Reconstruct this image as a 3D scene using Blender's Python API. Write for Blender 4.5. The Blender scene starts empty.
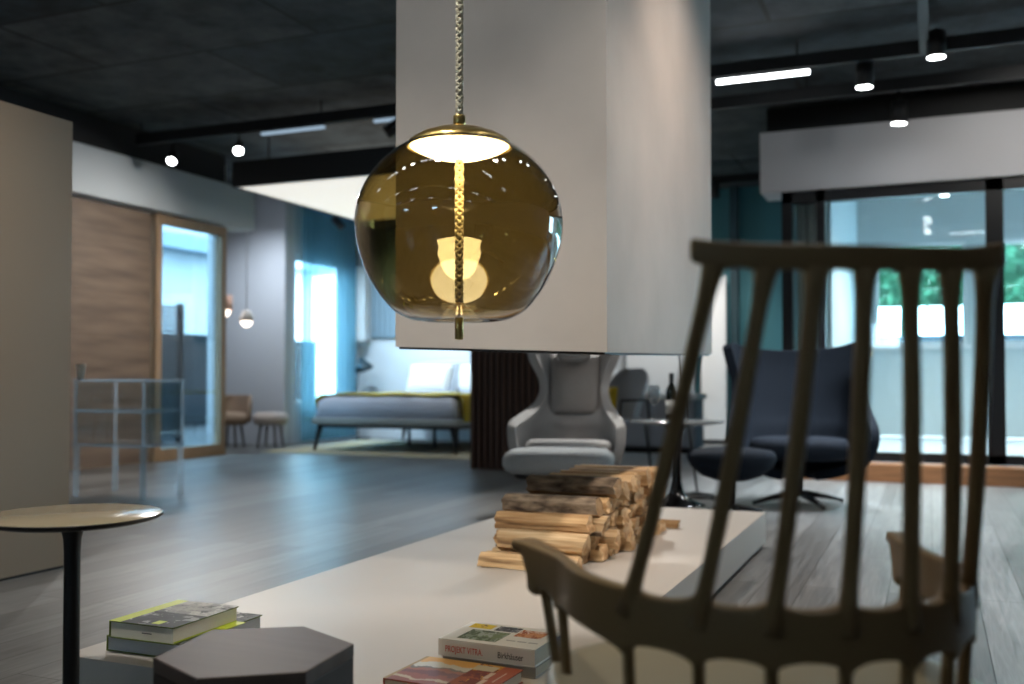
import bpy, bmesh, math, random
from mathutils import Vector, Matrix, noise
R = math.radians
PI = math.pi
rnd = random.Random(7)
sc = bpy.context.scene
COL = sc.collection

# ------------------------------------------------------------------ materials
def lin(c):
    return tuple((x / 12.92 if x <= .04045 else ((x + .055) / 1.055) ** 2.4) for x in c)
def rgb(r, g, b):
    return lin((r / 255, g / 255, b / 255))
MATS = {}
def mat(name, col, rough=.6, metal=0, spec=.5, var=0, scale=8, stretch=(1, 1, 1), bump=0, col2=None, coat=0, objvar=0, detail=5, sheen=0):
    """principled material with optional noise mottling in object space"""
    m = bpy.data.materials.new(name); m.use_nodes = True
    nt = m.node_tree; b = nt.nodes['Principled BSDF']
    b.inputs['Roughness'].default_value = rough; b.inputs['Metallic'].default_value = metal
    b.inputs['Specular IOR Level'].default_value = spec
    if coat: b.inputs['Coat Weight'].default_value = coat
    if sheen: b.inputs['Sheen Weight'].default_value = sheen
    c1 = (*col, 1)
    b.inputs['Base Color'].default_value = c1
    if var or col2 or bump:
        tc = nt.nodes.new('ShaderNodeTexCoord'); mp = nt.nodes.new('ShaderNodeMapping')
        mp.inputs['Scale'].default_value = stretch
        nz = nt.nodes.new('ShaderNodeTexNoise'); nz.inputs['Scale'].default_value = scale; nz.inputs['Detail'].default_value = detail
        nt.links.new(tc.outputs['Object'], mp.inputs['Vector']); nt.links.new(mp.outputs['Vector'], nz.inputs['Vector'])
        if var or col2:
            rp = nt.nodes.new('ShaderNodeValToRGB')
            rp.color_ramp.elements[0].position = .3; rp.color_ramp.elements[1].position = .7
            if col2:
                rp.color_ramp.elements[0].color = c1; rp.color_ramp.elements[1].color = (*col2, 1)
            else:
                rp.color_ramp.elements[0].color = (*[x * (1 - var) for x in col], 1)
                rp.color_ramp.elements[1].color = (*[min(1, x * (1 + var)) for x in col], 1)
            nt.links.new(nz.outputs['Fac'], rp.inputs['Fac'])
            out = rp.outputs['Color']
            if objvar:
                oi = nt.nodes.new('ShaderNodeObjectInfo'); hs = nt.nodes.new('ShaderNodeHueSaturation')
                mr = nt.nodes.new('ShaderNodeMapRange'); mr.inputs[3].default_value = 1 - objvar; mr.inputs[4].default_value = 1 + objvar
                nt.links.new(oi.outputs['Random'], mr.inputs[0]); nt.links.new(mr.outputs[0], hs.inputs['Value'])
                nt.links.new(out, hs.inputs['Color']); out = hs.outputs['Color']
            nt.links.new(out, b.inputs['Base Color'])
        if bump:
            bp = nt.nodes.new('ShaderNodeBump'); bp.inputs['Strength'].default_value = bump; bp.inputs['Distance'].default_value = .01
            nt.links.new(nz.outputs['Fac'], bp.inputs['Height']); nt.links.new(bp.outputs['Normal'], b.inputs['Normal'])
    MATS[name] = m
    return m
def emis(name, col, st):
    m = bpy.data.materials.new(name); m.use_nodes = True
    nt = m.node_tree; nt.nodes.clear()
    e = nt.nodes.new('ShaderNodeEmission'); e.inputs[0].default_value = (*col, 1); e.inputs[1].default_value = st
    o = nt.nodes.new('ShaderNodeOutputMaterial'); nt.links.new(e.outputs[0], o.inputs[0])
    return m
def thin_glass(name, tint, ior=1.45, rough=0.0, mul=1.0):
    """transparent pane: tinted straight-through plus a mirror share by Fresnel"""
    m = bpy.data.materials.new(name); m.use_nodes = True
    nt = m.node_tree; nt.nodes.clear()
    t = nt.nodes.new('ShaderNodeBsdfTransparent'); t.inputs[0].default_value = (*tint, 1)
    g = nt.nodes.new('ShaderNodeBsdfGlossy'); g.inputs['Roughness'].default_value = rough
    f = nt.nodes.new('ShaderNodeFresnel'); f.inputs[0].default_value = ior
    ml = nt.nodes.new('ShaderNodeMath'); ml.operation = 'MULTIPLY'; ml.inputs[1].default_value = mul; ml.use_clamp = True
    mx = nt.nodes.new('ShaderNodeMixShader'); o = nt.nodes.new('ShaderNodeOutputMaterial')
    # the same Fresnel from inside and outside: undo the IOR flip on back faces
    ge = nt.nodes.new('ShaderNodeNewGeometry'); mi = nt.nodes.new('ShaderNodeMix'); mi.data_type = 'FLOAT'
    mi.inputs[2].default_value = ior; mi.inputs[3].default_value = 1 / ior
    nt.links.new(ge.outputs['Backfacing'], mi.inputs[0]); nt.links.new(mi.outputs[0], f.inputs[0])
    nt.links.new(f.outputs[0], ml.inputs[0]); nt.links.new(ml.outputs[0], mx.inputs[0])
    nt.links.new(t.outputs[0], mx.inputs[1]); nt.links.new(g.outputs[0], mx.inputs[2]); nt.links.new(mx.outputs[0], o.inputs[0])
    return m

# ------------------------------------------------------------------ geometry helpers
def link(name, bm, m, parent=None, smooth=False, loc=None):
    me = bpy.data.meshes.new(name)
    bmesh.ops.recalc_face_normals(bm, faces=bm.faces[:])
    bm.to_mesh(me); bm.free()
    ms = m if isinstance(m, (list, tuple)) else [m]
    for x in ms: me.materials.append(x)
    if smooth:
        for p in me.polygons: p.use_smooth = True
    o = bpy.data.objects.new(name, me); COL.objects.link(o)
    if parent: o.parent = parent
    if loc: o.location = loc
    return o
def tag(o, label, cat, group=None, kind=None):
    o['label'] = label; o['category'] = cat
    if group: o['group'] = group
    if kind: o['kind'] = kind
    return o
def thing(name, label, cat, loc=(0, 0, 0), rz=0, group=None):
    o = bpy.data.objects.new(name, None); COL.objects.link(o); o.empty_display_size = .1
    o.location = loc; o.rotation_euler = (0, 0, rz)
    return tag(o, label, cat, group)
def struct(name, bm, m, label, cat, smooth=False):
    return tag(link(name, bm, m, None, smooth), label, cat, None, 'structure')
def copy_tree(o, parent=None):
    c = o.copy(); COL.objects.link(c)
    if parent: c.parent = parent
    for ch in list(o.children): copy_tree(ch, c)
    return c
def bevelmod(o, w=.01, seg=3, angle=30):
    b = o.modifiers.new('bevel', 'BEVEL'); b.width = w; b.segments = seg; b.limit_method = 'ANGLE'; b.angle_limit = R(angle)
    for p in o.data.polygons: p.use_smooth = True
    w = o.modifiers.new('wn', 'WEIGHTED_NORMAL'); w.keep_sharp = False
    return o
def subsurf(o, n=2):
    s = o.modifiers.new('sub', 'SUBSURF'); s.levels = n; s.render_levels = n
    for p in o.data.polygons: p.use_smooth = True
    return o
def B(): return bmesh.new()
def box(bm, x0, x1, y0, y1, z0, z1, mi=0):
    v = [bm.verts.new((x, y, z)) for z in (z0, z1) for x, y in ((x0, y0), (x1, y0), (x1, y1), (x0, y1))]
    for q in ((0, 3, 2, 1), (4, 5, 6, 7), (0, 1, 5, 4), (1, 2, 6, 5), (2, 3, 7, 6), (3, 0, 4, 7)):
        f = bm.faces.new([v[i] for i in q]); f.material_index = mi
    return bm
def BX(*a): return box(B(), *a)
def lathe(bm, prof, n=48, c=(0, 0, 0), cap0=True, cap1=True):
    rings = []
    for r, z in prof:
        if r < 1e-6: rings.append([bm.verts.new((c[0], c[1], c[2] + z))])
        else: rings.append([bm.verts.new((c[0] + r * math.cos(2 * PI * i / n), c[1] + r * math.sin(2 * PI * i / n), c[2] + z)) for i in range(n)])
    for a, b in zip(rings, rings[1:]):
        if len(a) == 1 and len(b) == 1: continue
        for i in range(n):
            j = (i + 1) % n
            if len(a) == 1: bm.faces.new((a[0], b[i], b[j]))
            elif len(b) == 1: bm.faces.new((a[i], a[j], b[0]))
            else: bm.faces.new((a[i], a[j], b[j], b[i]))
    if cap0 and len(rings[0]) > 1: bm.faces.new(rings[0][::-1])
    if cap1 and len(rings[-1]) > 1: bm.faces.new(rings[-1])
    return bm
def tube(bm, pts, rad, n=10, cap=True, flat=1.0):
    """tube along points; rad a number or a list; flat squeezes the second axis"""
    pts = [Vector(p) for p in pts]; k = len(pts)
    rs = rad if isinstance(rad, (list, tuple)) else [rad] * k
    rings = []; up = None
    for i, p in enumerate(pts):
        d = (pts[min(i + 1, k - 1)] - pts[max(i - 1, 0)]).normalized()
        if up is None:
            up = Vector((0, 0, 1)) if abs(d.z) < .9 else Vector((1, 0, 0))
        s = d.cross(up).normalized(); up = s.cross(d).normalized()
        rings.append([bm.verts.new(p + rs[i] * (math.cos(2 * PI * j / n) * s + flat * math.sin(2 * PI * j / n) * up)) for j in range(n)])
    for a, b in zip(rings, rings[1:]):
        for j in range(n):
            bm.faces.new((a[j], a[(j + 1) % n], b[(j + 1) % n], b[j]))
    if cap: bm.faces.new(rings[0][::-1]); bm.faces.new(rings[-1])
    return bm
def prism(bm, poly, z0, z1, mi=0):
    a = [bm.verts.new((x, y, z0)) for x, y in poly]; b = [bm.verts.new((x, y, z1)) for x, y in poly]
    n = len(poly)
    for f in [bm.faces.new(a[::-1]), bm.faces.new(b)] + [bm.faces.new((a[i], a[(i + 1) % n], b[(i + 1) % n], b[i])) for i in range(n)]:
        f.material_index = mi
    return bm
def xform(bm, M):
    bmesh.ops.transform(bm, matrix=M, verts=bm.verts[:]); return bm
def pillow(w, d, h, n=14, pinch=.5):
    """soft cushion: w x d footprint, h thick, pinched edges"""
    bm = B(); V = {}
    for s in (1, -1):
        for i in range(n + 1):
            for j in range(n + 1):
                u, v = -1 + 2 * i / n, -1 + 2 * j / n
                e = max(0, (1 - u ** 4)) * max(0, (1 - v ** 4))
                V[s, i, j] = bm.verts.new((w / 2 * u * (1 - .05 * (1 - v * v) * 0), d / 2 * v, s * h / 2 * e ** pinch))
    for s in (1, -1):
        for i in range(n):
            for j in range(n):
                q = [V[s, i, j], V[s, i + 1, j], V[s, i + 1, j + 1], V[s, i, j + 1]]
                bm.faces.new(q if s > 0 else q[::-1])
    bmesh.ops.remove_doubles(bm, verts=bm.verts[:], dist=1e-5)
    return bm
def rcushion(rx, ry, h, e=3.2, n=56, k=8, z=0):
    """rounded-rectangle / disc cushion with a bulging edge"""
    prof = []
    for i in range(k + 1):
        a = -PI / 2 + PI * i / k
        prof.append((math.cos(a) ** .7 if math.cos(a) > 1e-6 else 0, math.sin(a)))
    bm = B(); rings = []
    for c, s in prof:
        ring = []
        f = 1 - .16 * (1 - c)
        if c < 1e-4: f = .84
        sc_ = (1 - min(rx, ry) ** -1 * h / 2 * (1 - c))
        for j in range(n):
            t = 2 * PI * j / n; ct, st = math.cos(t), math.sin(t)
            r = (abs(ct) ** e + abs(st) ** e) ** (-1 / e)
            ring.append(bm.verts.new((rx * sc_ * r * ct, ry * sc_ * r * st, z + h / 2 * s)))
        rings.append(ring)
    for a, b in zip(rings, rings[1:]):
        for j in range(n): bm.faces.new((a[j], a[(j + 1) % n], b[(j + 1) % n], b[j]))
    for ring, rev, s in ((rings[0], True, -1), (rings[-1], False, 1)):
        c = bm.verts.new((0, 0, z + s * h / 2 * 1.06))
        for j in range(n):
            q = (ring[j], ring[(j + 1) % n], c)
            bm.faces.new(q[::-1] if rev else q)
    return bm

# ------------------------------------------------------------------ shared materials
M_hood = mat('microcement', (.40, .375, .345), .62, var=.07, scale=3.2, bump=.04, detail=7)
M_hearth = mat('hearth_stone', (.49, .46, .42), .42, var=.035, scale=1.6)
M_black = mat('black_metal', (.007, .007, .008), .45, spec=.35)
M_track = mat('track_black', (.008, .009, .01), .5)
M_white = mat('white_paint', (.72, .72, .72), .7)
M_greywall = mat('grey_paint', (.42, .43, .45), .75, var=.03, scale=2)
M_gold = mat('brushed_brass', (.62, .45, .16), .28, metal=1)
E_tube = emis('tube_light', (.93, .97, 1.0), 15)
E_spot = emis('spot_glow', (.95, .98, 1.0), 22)

# ------------------------------------------------------------------ the setting
ZC = 3.3
# floor: oak planks running along Y
mf = bpy.data.materials.new('grey_oak_planks'); mf.use_nodes = True
nt = mf.node_tree; bs = nt.nodes['Principled BSDF']
tc = nt.nodes.new('ShaderNodeTexCoord'); mp = nt.nodes.new('ShaderNodeMapping')
mp.inputs['Rotation'].default_value = (0, 0, R(90)); nt.links.new(tc.outputs['Object'], mp.inputs['Vector'])
bk = nt.nodes.new('ShaderNodeTexBrick')
for k, v in (('Scale', 1), ('Brick Width', 2.1), ('Row Height', .16), ('Mortar Size', .0022), ('Mortar Smooth', .1), ('Bias', 0)):
    bk.inputs[k].default_value = v
bk.inputs['Color1'].default_value = (.105, .106, .104, 1); bk.inputs['Color2'].default_value = (.18, .182, .18, 1)
bk.inputs['Mortar'].default_value = (.035, .034, .032, 1); bk.offset = .37
nt.links.new(mp.outputs['Vector'], bk.inputs['Vector'])
mg = nt.nodes.new('ShaderNodeMapping'); mg.inputs['Scale'].default_value = (9, .55, 1); nt.links.new(tc.outputs['Object'], mg.inputs['Vector'])
ng = nt.nodes.new('ShaderNodeTexNoise'); ng.inputs['Scale'].default_value = 5; ng.inputs['Detail'].default_value = 8; ng.inputs['Distortion'].default_value = 1.2
nt.links.new(mg.outputs['Vector'], ng.inputs['Vector'])
rg = nt.nodes.new('ShaderNodeValToRGB'); rg.color_ramp.elements[0].color = (.6, .6, .6, 1); rg.color_ramp.elements[1].color = (1.3, 1.3, 1.3, 1)
rg.color_ramp.elements[0].position = .3; rg.color_ramp.elements[1].position = .7
nt.links.new(ng.outputs['Fac'], rg.inputs['Fac'])
mm = nt.nodes.new('ShaderNodeMix'); mm.data_type = 'RGBA'; mm.blend_type = 'MULTIPLY'; mm.inputs[0].default_value = 1
nt.links.new(bk.outputs['Color'], mm.inputs[6]); nt.links.new(rg.outputs['Color'], mm.inputs[7]); nt.links.new(mm.outputs[2], bs.inputs['Base Color'])
rr = nt.nodes.new('ShaderNodeMapRange'); rr.inputs[3].default_value = .30; rr.inputs[4].default_value = .45
nt.links.new(ng.outputs['Fac'], rr.inputs[0]); nt.links.new(rr.outputs[0], bs.inputs['Roughness'])
bpn = nt.nodes.new('ShaderNodeBump'); bpn.inputs['Strength'].default_value = .12; bpn.inputs['Distance'].default_value = .004
nt.links.new(bk.outputs['Fac'], bpn.inputs['Height']); bpn.invert = True; nt.links.new(bpn.outputs['Normal'], bs.inputs['Normal'])
bmf = BX(-7.36, 5.6, -4.6, 8.95, -.12, 0); box(bmf, -8.75, 5.6, 8.95, 13.2, -.12, 0)
struct('floor', bmf, mf, 'grey oak plank floor running through the showroom', 'floor')

# ceiling: dark fair-faced concrete boards
mc = bpy.data.materials.new('dark_concrete_ceiling'); mc.use_nodes = True
nt = mc.node_tree; bs = nt.nodes['Principled BSDF']; bs.inputs['Roughness'].default_value = .75
tc = nt.nodes.new('ShaderNodeTexCoord')
bk = nt.nodes.new('ShaderNodeTexBrick')
for k, v in (('Scale', 1), ('Brick Width', 2.0), ('Row Height', 1.0), ('Mortar Size', .02), ('Mortar Smooth', .3)):
    bk.inputs[k].default_value = v
bk.inputs['Color1'].default_value = (.016, .025, .031, 1); bk.inputs['Color2'].default_value = (.046, .055, .060, 1); bk.inputs['Mortar'].default_value = (.008, .009, .01, 1)
nt.links.new(tc.outputs['Object'], bk.inputs['Vector'])
n1 = nt.nodes.new('ShaderNodeTexNoise'); n1.inputs['Scale'].default_value = 3.5; n1.inputs['Detail'].default_value = 9; n1.inputs['Roughness'].default_value = .65
nt.links.new(tc.outputs['Object'], n1.inputs['Vector'])
rg = nt.nodes.new('ShaderNodeValToRGB'); rg.color_ramp.elements[0].color = (.3, .32, .34, 1); rg.color_ramp.elements[1].color = (2.0, 1.95, 1.9, 1)
rg.color_ramp.elements[0].position = .32; rg.color_ramp.elements[1].position = .68
nt.links.new(n1.outputs['Fac'], rg.inputs['Fac'])
mm = nt.nodes.new('ShaderNodeMix'); mm.data_type = 'RGBA'; mm.blend_type = 'MULTIPLY'; mm.inputs[0].default_value = 1
nt.links.new(bk.outputs['Color'], mm.inputs[6]); nt.links.new(rg.outputs['Color'], mm.inputs[7]); nt.links.new(mm.outputs[2], bs.inputs['Base Color'])
bmc = BX(-7.36, 5.6, -4.6, 8.95, ZC, ZC + .12); box(bmc, -8.75, 5.6, 8.95, 13.2, ZC, ZC + .12)
struct('ceiling', bmc, mc, 'dark concrete ceiling with board joints', 'ceiling')

struct('trim_10', BX(-7.21, -7.19, -4.5, 8.95, 2.966, ZC), M_track, 'black band between the left pelmet and the ceiling', 'trim')
struct('trim_11', BX(-1.36, 5.45, 9.30, 9.34, 2.986, ZC), M_track, 'black board between the white fascia and the ceiling', 'trim')
# freestanding taupe partition at the left
M_taupe = mat('taupe_board', (.26, .205, .15), .55, var=.03, scale=1.5)
bm = BX(-4.0, -3.545, 0.2, 3.36, .012, 1.99)
struct('wall_left', bm, M_taupe, 'plain taupe partition wall at the left edge, lower than the ceiling', 'wall')
struct('baseboard_left', BX(-3.99, -3.555, .21, 3.35, 0, .012), M_black, 'dark shadow gap strip under the taupe partition', 'skirting')

# outer walls
def wall_hole(name, axis, c, t, a0, a1, z0, z1, holes, m, label):
    """wall slab at axis=c, thickness t, with rectangular holes (a0,a1,z0,z1)"""
    bm = B(); cuts_a = sorted({a0, a1, *[h[0] for h in holes], *[h[1] for h in holes]}); cuts_z = sorted({z0, z1, *[h[2] for h in holes], *[h[3] for h in holes]})
    for p, q in zip(cuts_a, cuts_a[1:]):
        for r, s in zip(cuts_z, cuts_z[1:]):
            ca, cz = (p + q) / 2, (r + s) / 2
            if any(h[0] < ca < h[1] and h[2] < cz < h[3] for h in holes): continue
            if axis == 'x': box(bm, min(c, c + t), max(c, c + t), p, q, r, s)
            else: box(bm, p, q, min(c, c + t), max(c, c + t), r, s)
    bmesh.ops.remove_doubles(bm, verts=bm.verts[:], dist=1e-4)
    # drop the doubled inner faces between neighbouring blocks
    seen = {}
    for f in bm.faces: seen.setdefault(tuple(sorted(v.index for v in f.verts)), []).append(f)
    bm.verts.index_update(); seen = {}
    for f in bm.faces: seen.setdefault(tuple(sorted(v.index for v in f.verts)), []).append(f)
    bmesh.ops.delete(bm, geom=[f for fs in seen.values() if len(fs) > 1 for f in fs], context='FACES_ONLY')
    return struct(name, bm, m, label, 'wall')
M_bedwall = mat('bedroom_white', (.60, .63, .66), .8)
M_teal = mat('teal_paint', (.055, .20, .24), .7)
# left side wall with the sliding doors' opening
wall_hole('wall_west', 'x', -7.22, -.14, -4.6, 8.95, 0, ZC, [(6.2, 8.94, 0, 2.5)], M_greywall, 'left side wall holding the oak sliding doors')
struct('wall_alcove', prism(B(), [(-7.22, 8.95), (-8.63, 10.56), (-8.75, 10.56), (-7.30, 8.90)], 0, ZC), M_greywall, 'canted grey side wall of the alcove beyond the sliding doors', 'wall')
# alcove back wall / pier beside the bedroom
M_pier = mat('pier_grey', (.46, .48, .52), .8)
struct('wall_pier', BX(-8.75, -7.53, 10.55, 10.70, 0, ZC), M_pier, 'grey alcove wall behind the two padded stools', 'wall')
# bedroom window wall (left) and head wall
wall_hole('wall_bedroom', 'x', -7.53, -.15, 10.70, 12.3, 0, ZC, [(10.78, 11.97, .5, 2.42)], M_bedwall, 'window wall of the bedroom setting')
struct('wall_bedhead', BX(-7.7, -3.9, 12.3, 12.45, 0, ZC), M_bedwall, 'pale wall behind the head of the bed', 'wall')
# ribbed panel above the bedhead wall
bm = BX(-7.3, -3.95, 12.265, 12.3, 1.40, 2.95)
x = -7.28
while x < -3.98:
    box(bm, x, x + .05, 12.24, 12.266, 1.42, 2.93); x += .085
struct('trim_1', bm, mat('ribbed_blue_grey', (.22, .30, .36), .8), 'ribbed blue grey panelling high on the wall above the bed', 'panelling')
struct('trim_2', BX(-7.525, -7.30, 12.1, 12.3, 1.36, 2.4), M_white, 'white boxed corner beside the bedroom curtain', 'trim')
# back wall, teal, with a pale partition in front
struct('wall_back', BX(-3.9, -.9, 13.0, 13.15, 0, ZC), M_teal, 'dark teal back wall between bedroom and glass room', 'wall')
struct('wall_divider', BX(-3.9, -3.78, 12.45, 13.0, 0, ZC), M_bedwall, 'short wall joining bedhead wall and back wall', 'wall')
struct('trim_3', BX(-3.7, -2.82, 12.75, 12.9, 0, 2.2), mat('pale_grey_partition', (.50, .53, .56), .8), 'pale grey partition panel behind the bistro table', 'partition')
struct('trim_4', BX(-2.72, -2.40, 12.8, 12.86, 0.05, 2.15), M_white, 'tall white panel leaning by the teal wall', 'panel')
struct('baseboard_back', BX(-3.78, -1.0, 12.975, 13.0, 0, .09), M_black, 'dark skirting along the teal back wall', 'skirting')
# teal corner post of the back wall
struct('trim_5', BX(-2.36, -2.26, 12.88, 12.995, 0.0, ZC), mat('teal_dark', (.012, .045, .06), .6), 'dark teal upright in front of the back wall', 'trim')

# glass room at the right
M_gwall = mat('glass_room_wall', (.50, .55, .55), .75)
wall_hole('wall_glassroom', 'y', 12.9, .15, -.9, 5.6, .15, ZC, [(-.62, .40, 1.23, 2.45), (.62, 1.7, 1.23, 2.45), (1.95, 3.2, 1.23, 2.45)], M_gwall, 'rear wall of the glass room with its window openings')
struct('wall_glassroom_side', BX(-.9, -.81, 9.35, 12.9, .15, ZC), mat('pale_blue_wall', (.40, .50, .54), .7), 'pale side wall of the glass room', 'wall')
wall_hole('wall_right', 'x', 5.5, .15, -4.6, 13.05, 0, ZC, [(9.6, 12.4, 1.1, 2.45)], M_greywall, 'right side wall of the showroom, outside the picture')
wall_hole('wall_front', 'y', -4.6, -.15, -7.36, 5.6, 0, ZC, [(-5.2, -4.5, 1.5, 2.0), (-1.2, -.6, 1.5, 2.0)], M_greywall, 'wall behind the viewer with two small high windows')
M_gfloor = mat('pale_floor', (.62, .66, .72), .35)
struct('trim_6', BX(-1.22, 5.5, 8.86, 12.9, 0, .13), M_gfloor, 'raised pale floor of the glass room', 'floor')
M_oakstep = mat('oak_step', (.26, .115, .045), .5, var=.25, scale=6, stretch=(.6, 6, 6))
struct('trim_7', BX(-1.22, 5.5, 8.62, 8.86, 0, .14), M_oakstep, 'reddish oak step in front of the glass room', 'step')
struct('trim_8', BX(-1.36, 5.5, 8.88, 9.34, 2.46, 2.985), mat('fascia_white', (.66, .66, .68), .7), 'boxed white fascia over the glass sliding doors', 'fascia')
# black aluminium frame, glass panes
bm = B()
box(bm, -1.185, -1.10, 8.93, 9.03, .14, 2.46)
box(bm, -.895, -.825, 8.93, 9.03, .14, 2.46)
box(bm, .425, .555, 8.93, 9.05, .14, 2.46)
box(bm, -1.185, 5.45, 8.93, 9.03, 2.36, 2.455)
box(bm, -1.185, 5.45, 8.93, 9.03, .14, .215)
box(bm, 2.2, 2.3, 8.93, 9.03, .14, 2.46); box(bm, 3.9, 4.0, 8.93, 9.03, .14, 2.46)
w1 = thing('window_1', 'black framed glass sliding front of the glass room', 'glass front'); w1['kind'] = 'structure'
link('window_frame', bm, M_black, w1)
M_pane = thin_glass('clear_pane', (.90, .965, .965), 1.5)
for a, b in ((-1.10, -.895), (-.825, .425), (.555, 2.2), (2.3, 3.9), (4.0, 5.45)):
    link('window_pane', BX(a, b, 8.975, 8.985, .215, 2.36), M_pane, w1)
link('window_pane', BX(-1.15, -1.14, 9.03, 12.9, .13, 2.455), M_pane, w1)
# rear windows of the glass room
for i, (a, b) in enumerate(((-.62, .40), (.62, 1.7), (1.95, 3.2))):
    t = thing('window_%d' % (i + 2), 'rear window of the glass room looking out on greenery, number %s from the left' % ('one', 'two', 'three')[i], 'window'); t['kind'] = 'structure'
    bm = B(); f = .045
    box(bm, a, b, 12.93, 13.0, 1.23, 1.23 + f); box(bm, a, b, 12.93, 13.0, 2.45 - f, 2.45)
    box(bm, a, a + f, 12.93, 13.0, 1.23 + f, 2.45 - f); box(bm, b - f, b, 12.93, 13.0, 1.23 + f, 2.45 - f)
    link('window_frame', bm, M_white, t)
    link('window_sill', BX(a - .05, b + .05, 12.82, 12.93, 1.19, 1.23), M_white, t)
    link('window_pane', BX(a + f, b - f, 12.96, 12.965, 1.23 + f, 2.45 - f), M_pane, t)
# bedroom window frame
t = thing('window_5', 'bright bedroom window behind the sheer curtain', 'window'); t['kind'] = 'structure'
bm = B()
for z in (.5, 2.37): box(bm, -7.66, -7.60, 10.78, 11.97, z, z + .05)
for y in (10.78, 11.92): box(bm, -7.66, -7.60, y, y + .05, .55, 2.37)
link('window_frame', bm, M_white, t)
link('window_pane', BX(-7.635, -7.63, 10.83, 11.92, .55, 2.37), M_pane, t)

# soffit over the sliding doors
struct('trim_9', BX(-7.36, -7.08, -1, 9.33, 2.515, 2.965), mat('soffit_white', (.50, .54, .57), .7), 'boxed pale grey pelmet above the oak sliding doors', 'soffit')

# sliding doors
M_oak = mat('oak_frame', (.30, .195, .11), .5, var=.2, scale=5, stretch=(8, 8, .7))
mo = mat('oak_boards', (.20, .14, .10), .55, col2=(.10, .068, .048), scale=2.2, stretch=(1, .5, 4.2), detail=9)
d1 = thing('door_1', 'sliding door of horizontal oak boards at the left', 'door', (-7.2, 6.9, 0)); d1['kind'] = 'structure'
bm = B()
for k in range(6):
    z0 = .0 + k * .416
    box(bm, -.06, .0, -1.1, .93, z0, z0 + .414)
link('door_boards', bm, mo, d1)
d2 = thing('door_2', 'oak framed sliding glass door beside the boarded door', 'door', (-7.2, 7.83, 0)); d2['kind'] = 'structure'
bm = B()
box(bm, -.03, .05, .02, .105, .0, 2.495); box(bm, -.03, .05, 1.02, 1.105, .0, 2.495)
box(bm, -.03, .05, .105, 1.02, .0, .12); box(bm, -.03, .05, .105, 1.02, 2.40, 2.495)
link('door_frame', bm, M_oak, d2)
link('door_pane', BX(.004, .014, .105, 1.02, .12, 2.40), thin_glass('door_glass', (.46, .53, .56), 1.6), d2)
# what stands behind the glass door: louvred dark screen, white stair wall
M_louv = mat('louvre_dark', (.018, .022, .026), .5)
t = thing('louvre_screen', 'dark louvred screen seen through the oak framed glass door', 'screen', (-8.95, 9.98, -.12))
bm = B()
for z in range(30): box(bm, -.02, .03, -.26, .26, .16 + z * .058, .16 + z * .058 + .034)
link('slats', bm, M_louv, t)
bm = B()
for y in (-.31, .26): box(bm, -.04, .05, y, y + .05, 0, 1.92)
box(bm, -.04, .05, -.26, .26, 0, .1)
link('frame', bm, M_black, t)
ob = thing('white_building', 'white rendered building outside the oak framed glass door', 'building', (-13.5, 11, -.12))
M_render = mat('white_render', (.60, .63, .65), .85)
bmw = BX(-3, 0, -9, 9, 0, 3.4)
link('wall', bmw, M_render, ob)
bmw = BX(-3.2, .5, -9.2, 9.2, 3.4, 3.7); link('eaves', bmw, mat('eaves_grey', (.30, .38, .45), .8), ob)
link('upper_wall', BX(-3, -.6, -9, 9, 3.7, 6.0), M_render, ob)
link('shutter', BX(0, .05, 1.3, 2.1, 2.0, 2.75), mat('shutter_grey', (.45, .5, .55), .7), ob)
link('dark_base', BX(0, .12, -9, 9, 0, 1.82), mat('base_dark', (.012, .015, .018), .7, spec=.1), ob)
# canopy panel over the bed
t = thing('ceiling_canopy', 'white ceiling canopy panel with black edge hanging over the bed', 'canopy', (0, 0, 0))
M_can = mat('canopy_white_added_glow', (.80, .78, .72), .7); M_can.node_tree.nodes['Principled BSDF'].inputs['Emission Color'].default_value = (1, .96, .88, 1); M_can.node_tree.nodes['Principled BSDF'].inputs['Emission Strength'].default_value = .55  # glow added to the white panel only to brighten it
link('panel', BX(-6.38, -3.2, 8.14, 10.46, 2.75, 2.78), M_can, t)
bm = B()
box(bm, -6.42, -3.16, 8.10, 8.14, 2.745, 3.0); box(bm, -6.42, -3.16, 10.46, 10.50, 2.745, 3.0)
box(bm, -6.42, -6.38, 8.14, 10.46, 2.745, 3.0); box(bm, -3.2, -3.16, 8.14, 10.46, 2.745, 3.0)
link('fascia', bm, M_track, t)
for x in (-6.2, -3.4):
    for y in (8.4, 10.2): link('hanger', tube(B(), [(x, y, 2.78), (x, y, ZC)], .008), M_track, t)

# ------------------------------------------------------------------ hearth and hood
h = thing('hearth', 'long low pale stone hearth slab carrying books and firewood', 'hearth', (0, 0, 0))
bevelmod(link('slab', BX(-1.945, -.765, 1.83, 5.115, .022, .17), M_hearth, h), .002, 2)
link('plinth', BX(-1.90, -.79, 1.88, 5.08, 0, .022), M_black, h)
bm = B()
bot = [(-1.71, 3.04, .948), (-.945, 3.04, .9215), (-.945, 4.69, .951), (-1.71, 4.69, .975)]
vb = [bm.verts.new(p) for p in bot]; vt = [bm.verts.new((p[0], p[1], ZC)) for p in bot]
inn = [bm.verts.new((p[0] + (.03 if p[0] < -1.3 else -.03), p[1] + (.03 if p[1] < 4 else -.03), p[2])) for p in bot]
inu = [bm.verts.new((v.co.x, v.co.y, 1.5)) for v in inn]
bm.faces.new(vt)
for i in range(4):
    j = (i + 1) % 4
    bm.faces.new((vb[i], vb[j], vt[j], vt[i])); bm.faces.new((vb[j], vb[i], inn[i], inn[j])); bm.faces.new((inn[j], inn[i], inu[i], inu[j]))
bm.faces.new(inu)
hd = thing('fireplace_hood', 'large rectangular grey plaster fireplace hood hanging from the ceiling', 'fireplace hood')
link('shell', bm, M_hood, hd)
bm = B()
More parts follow.
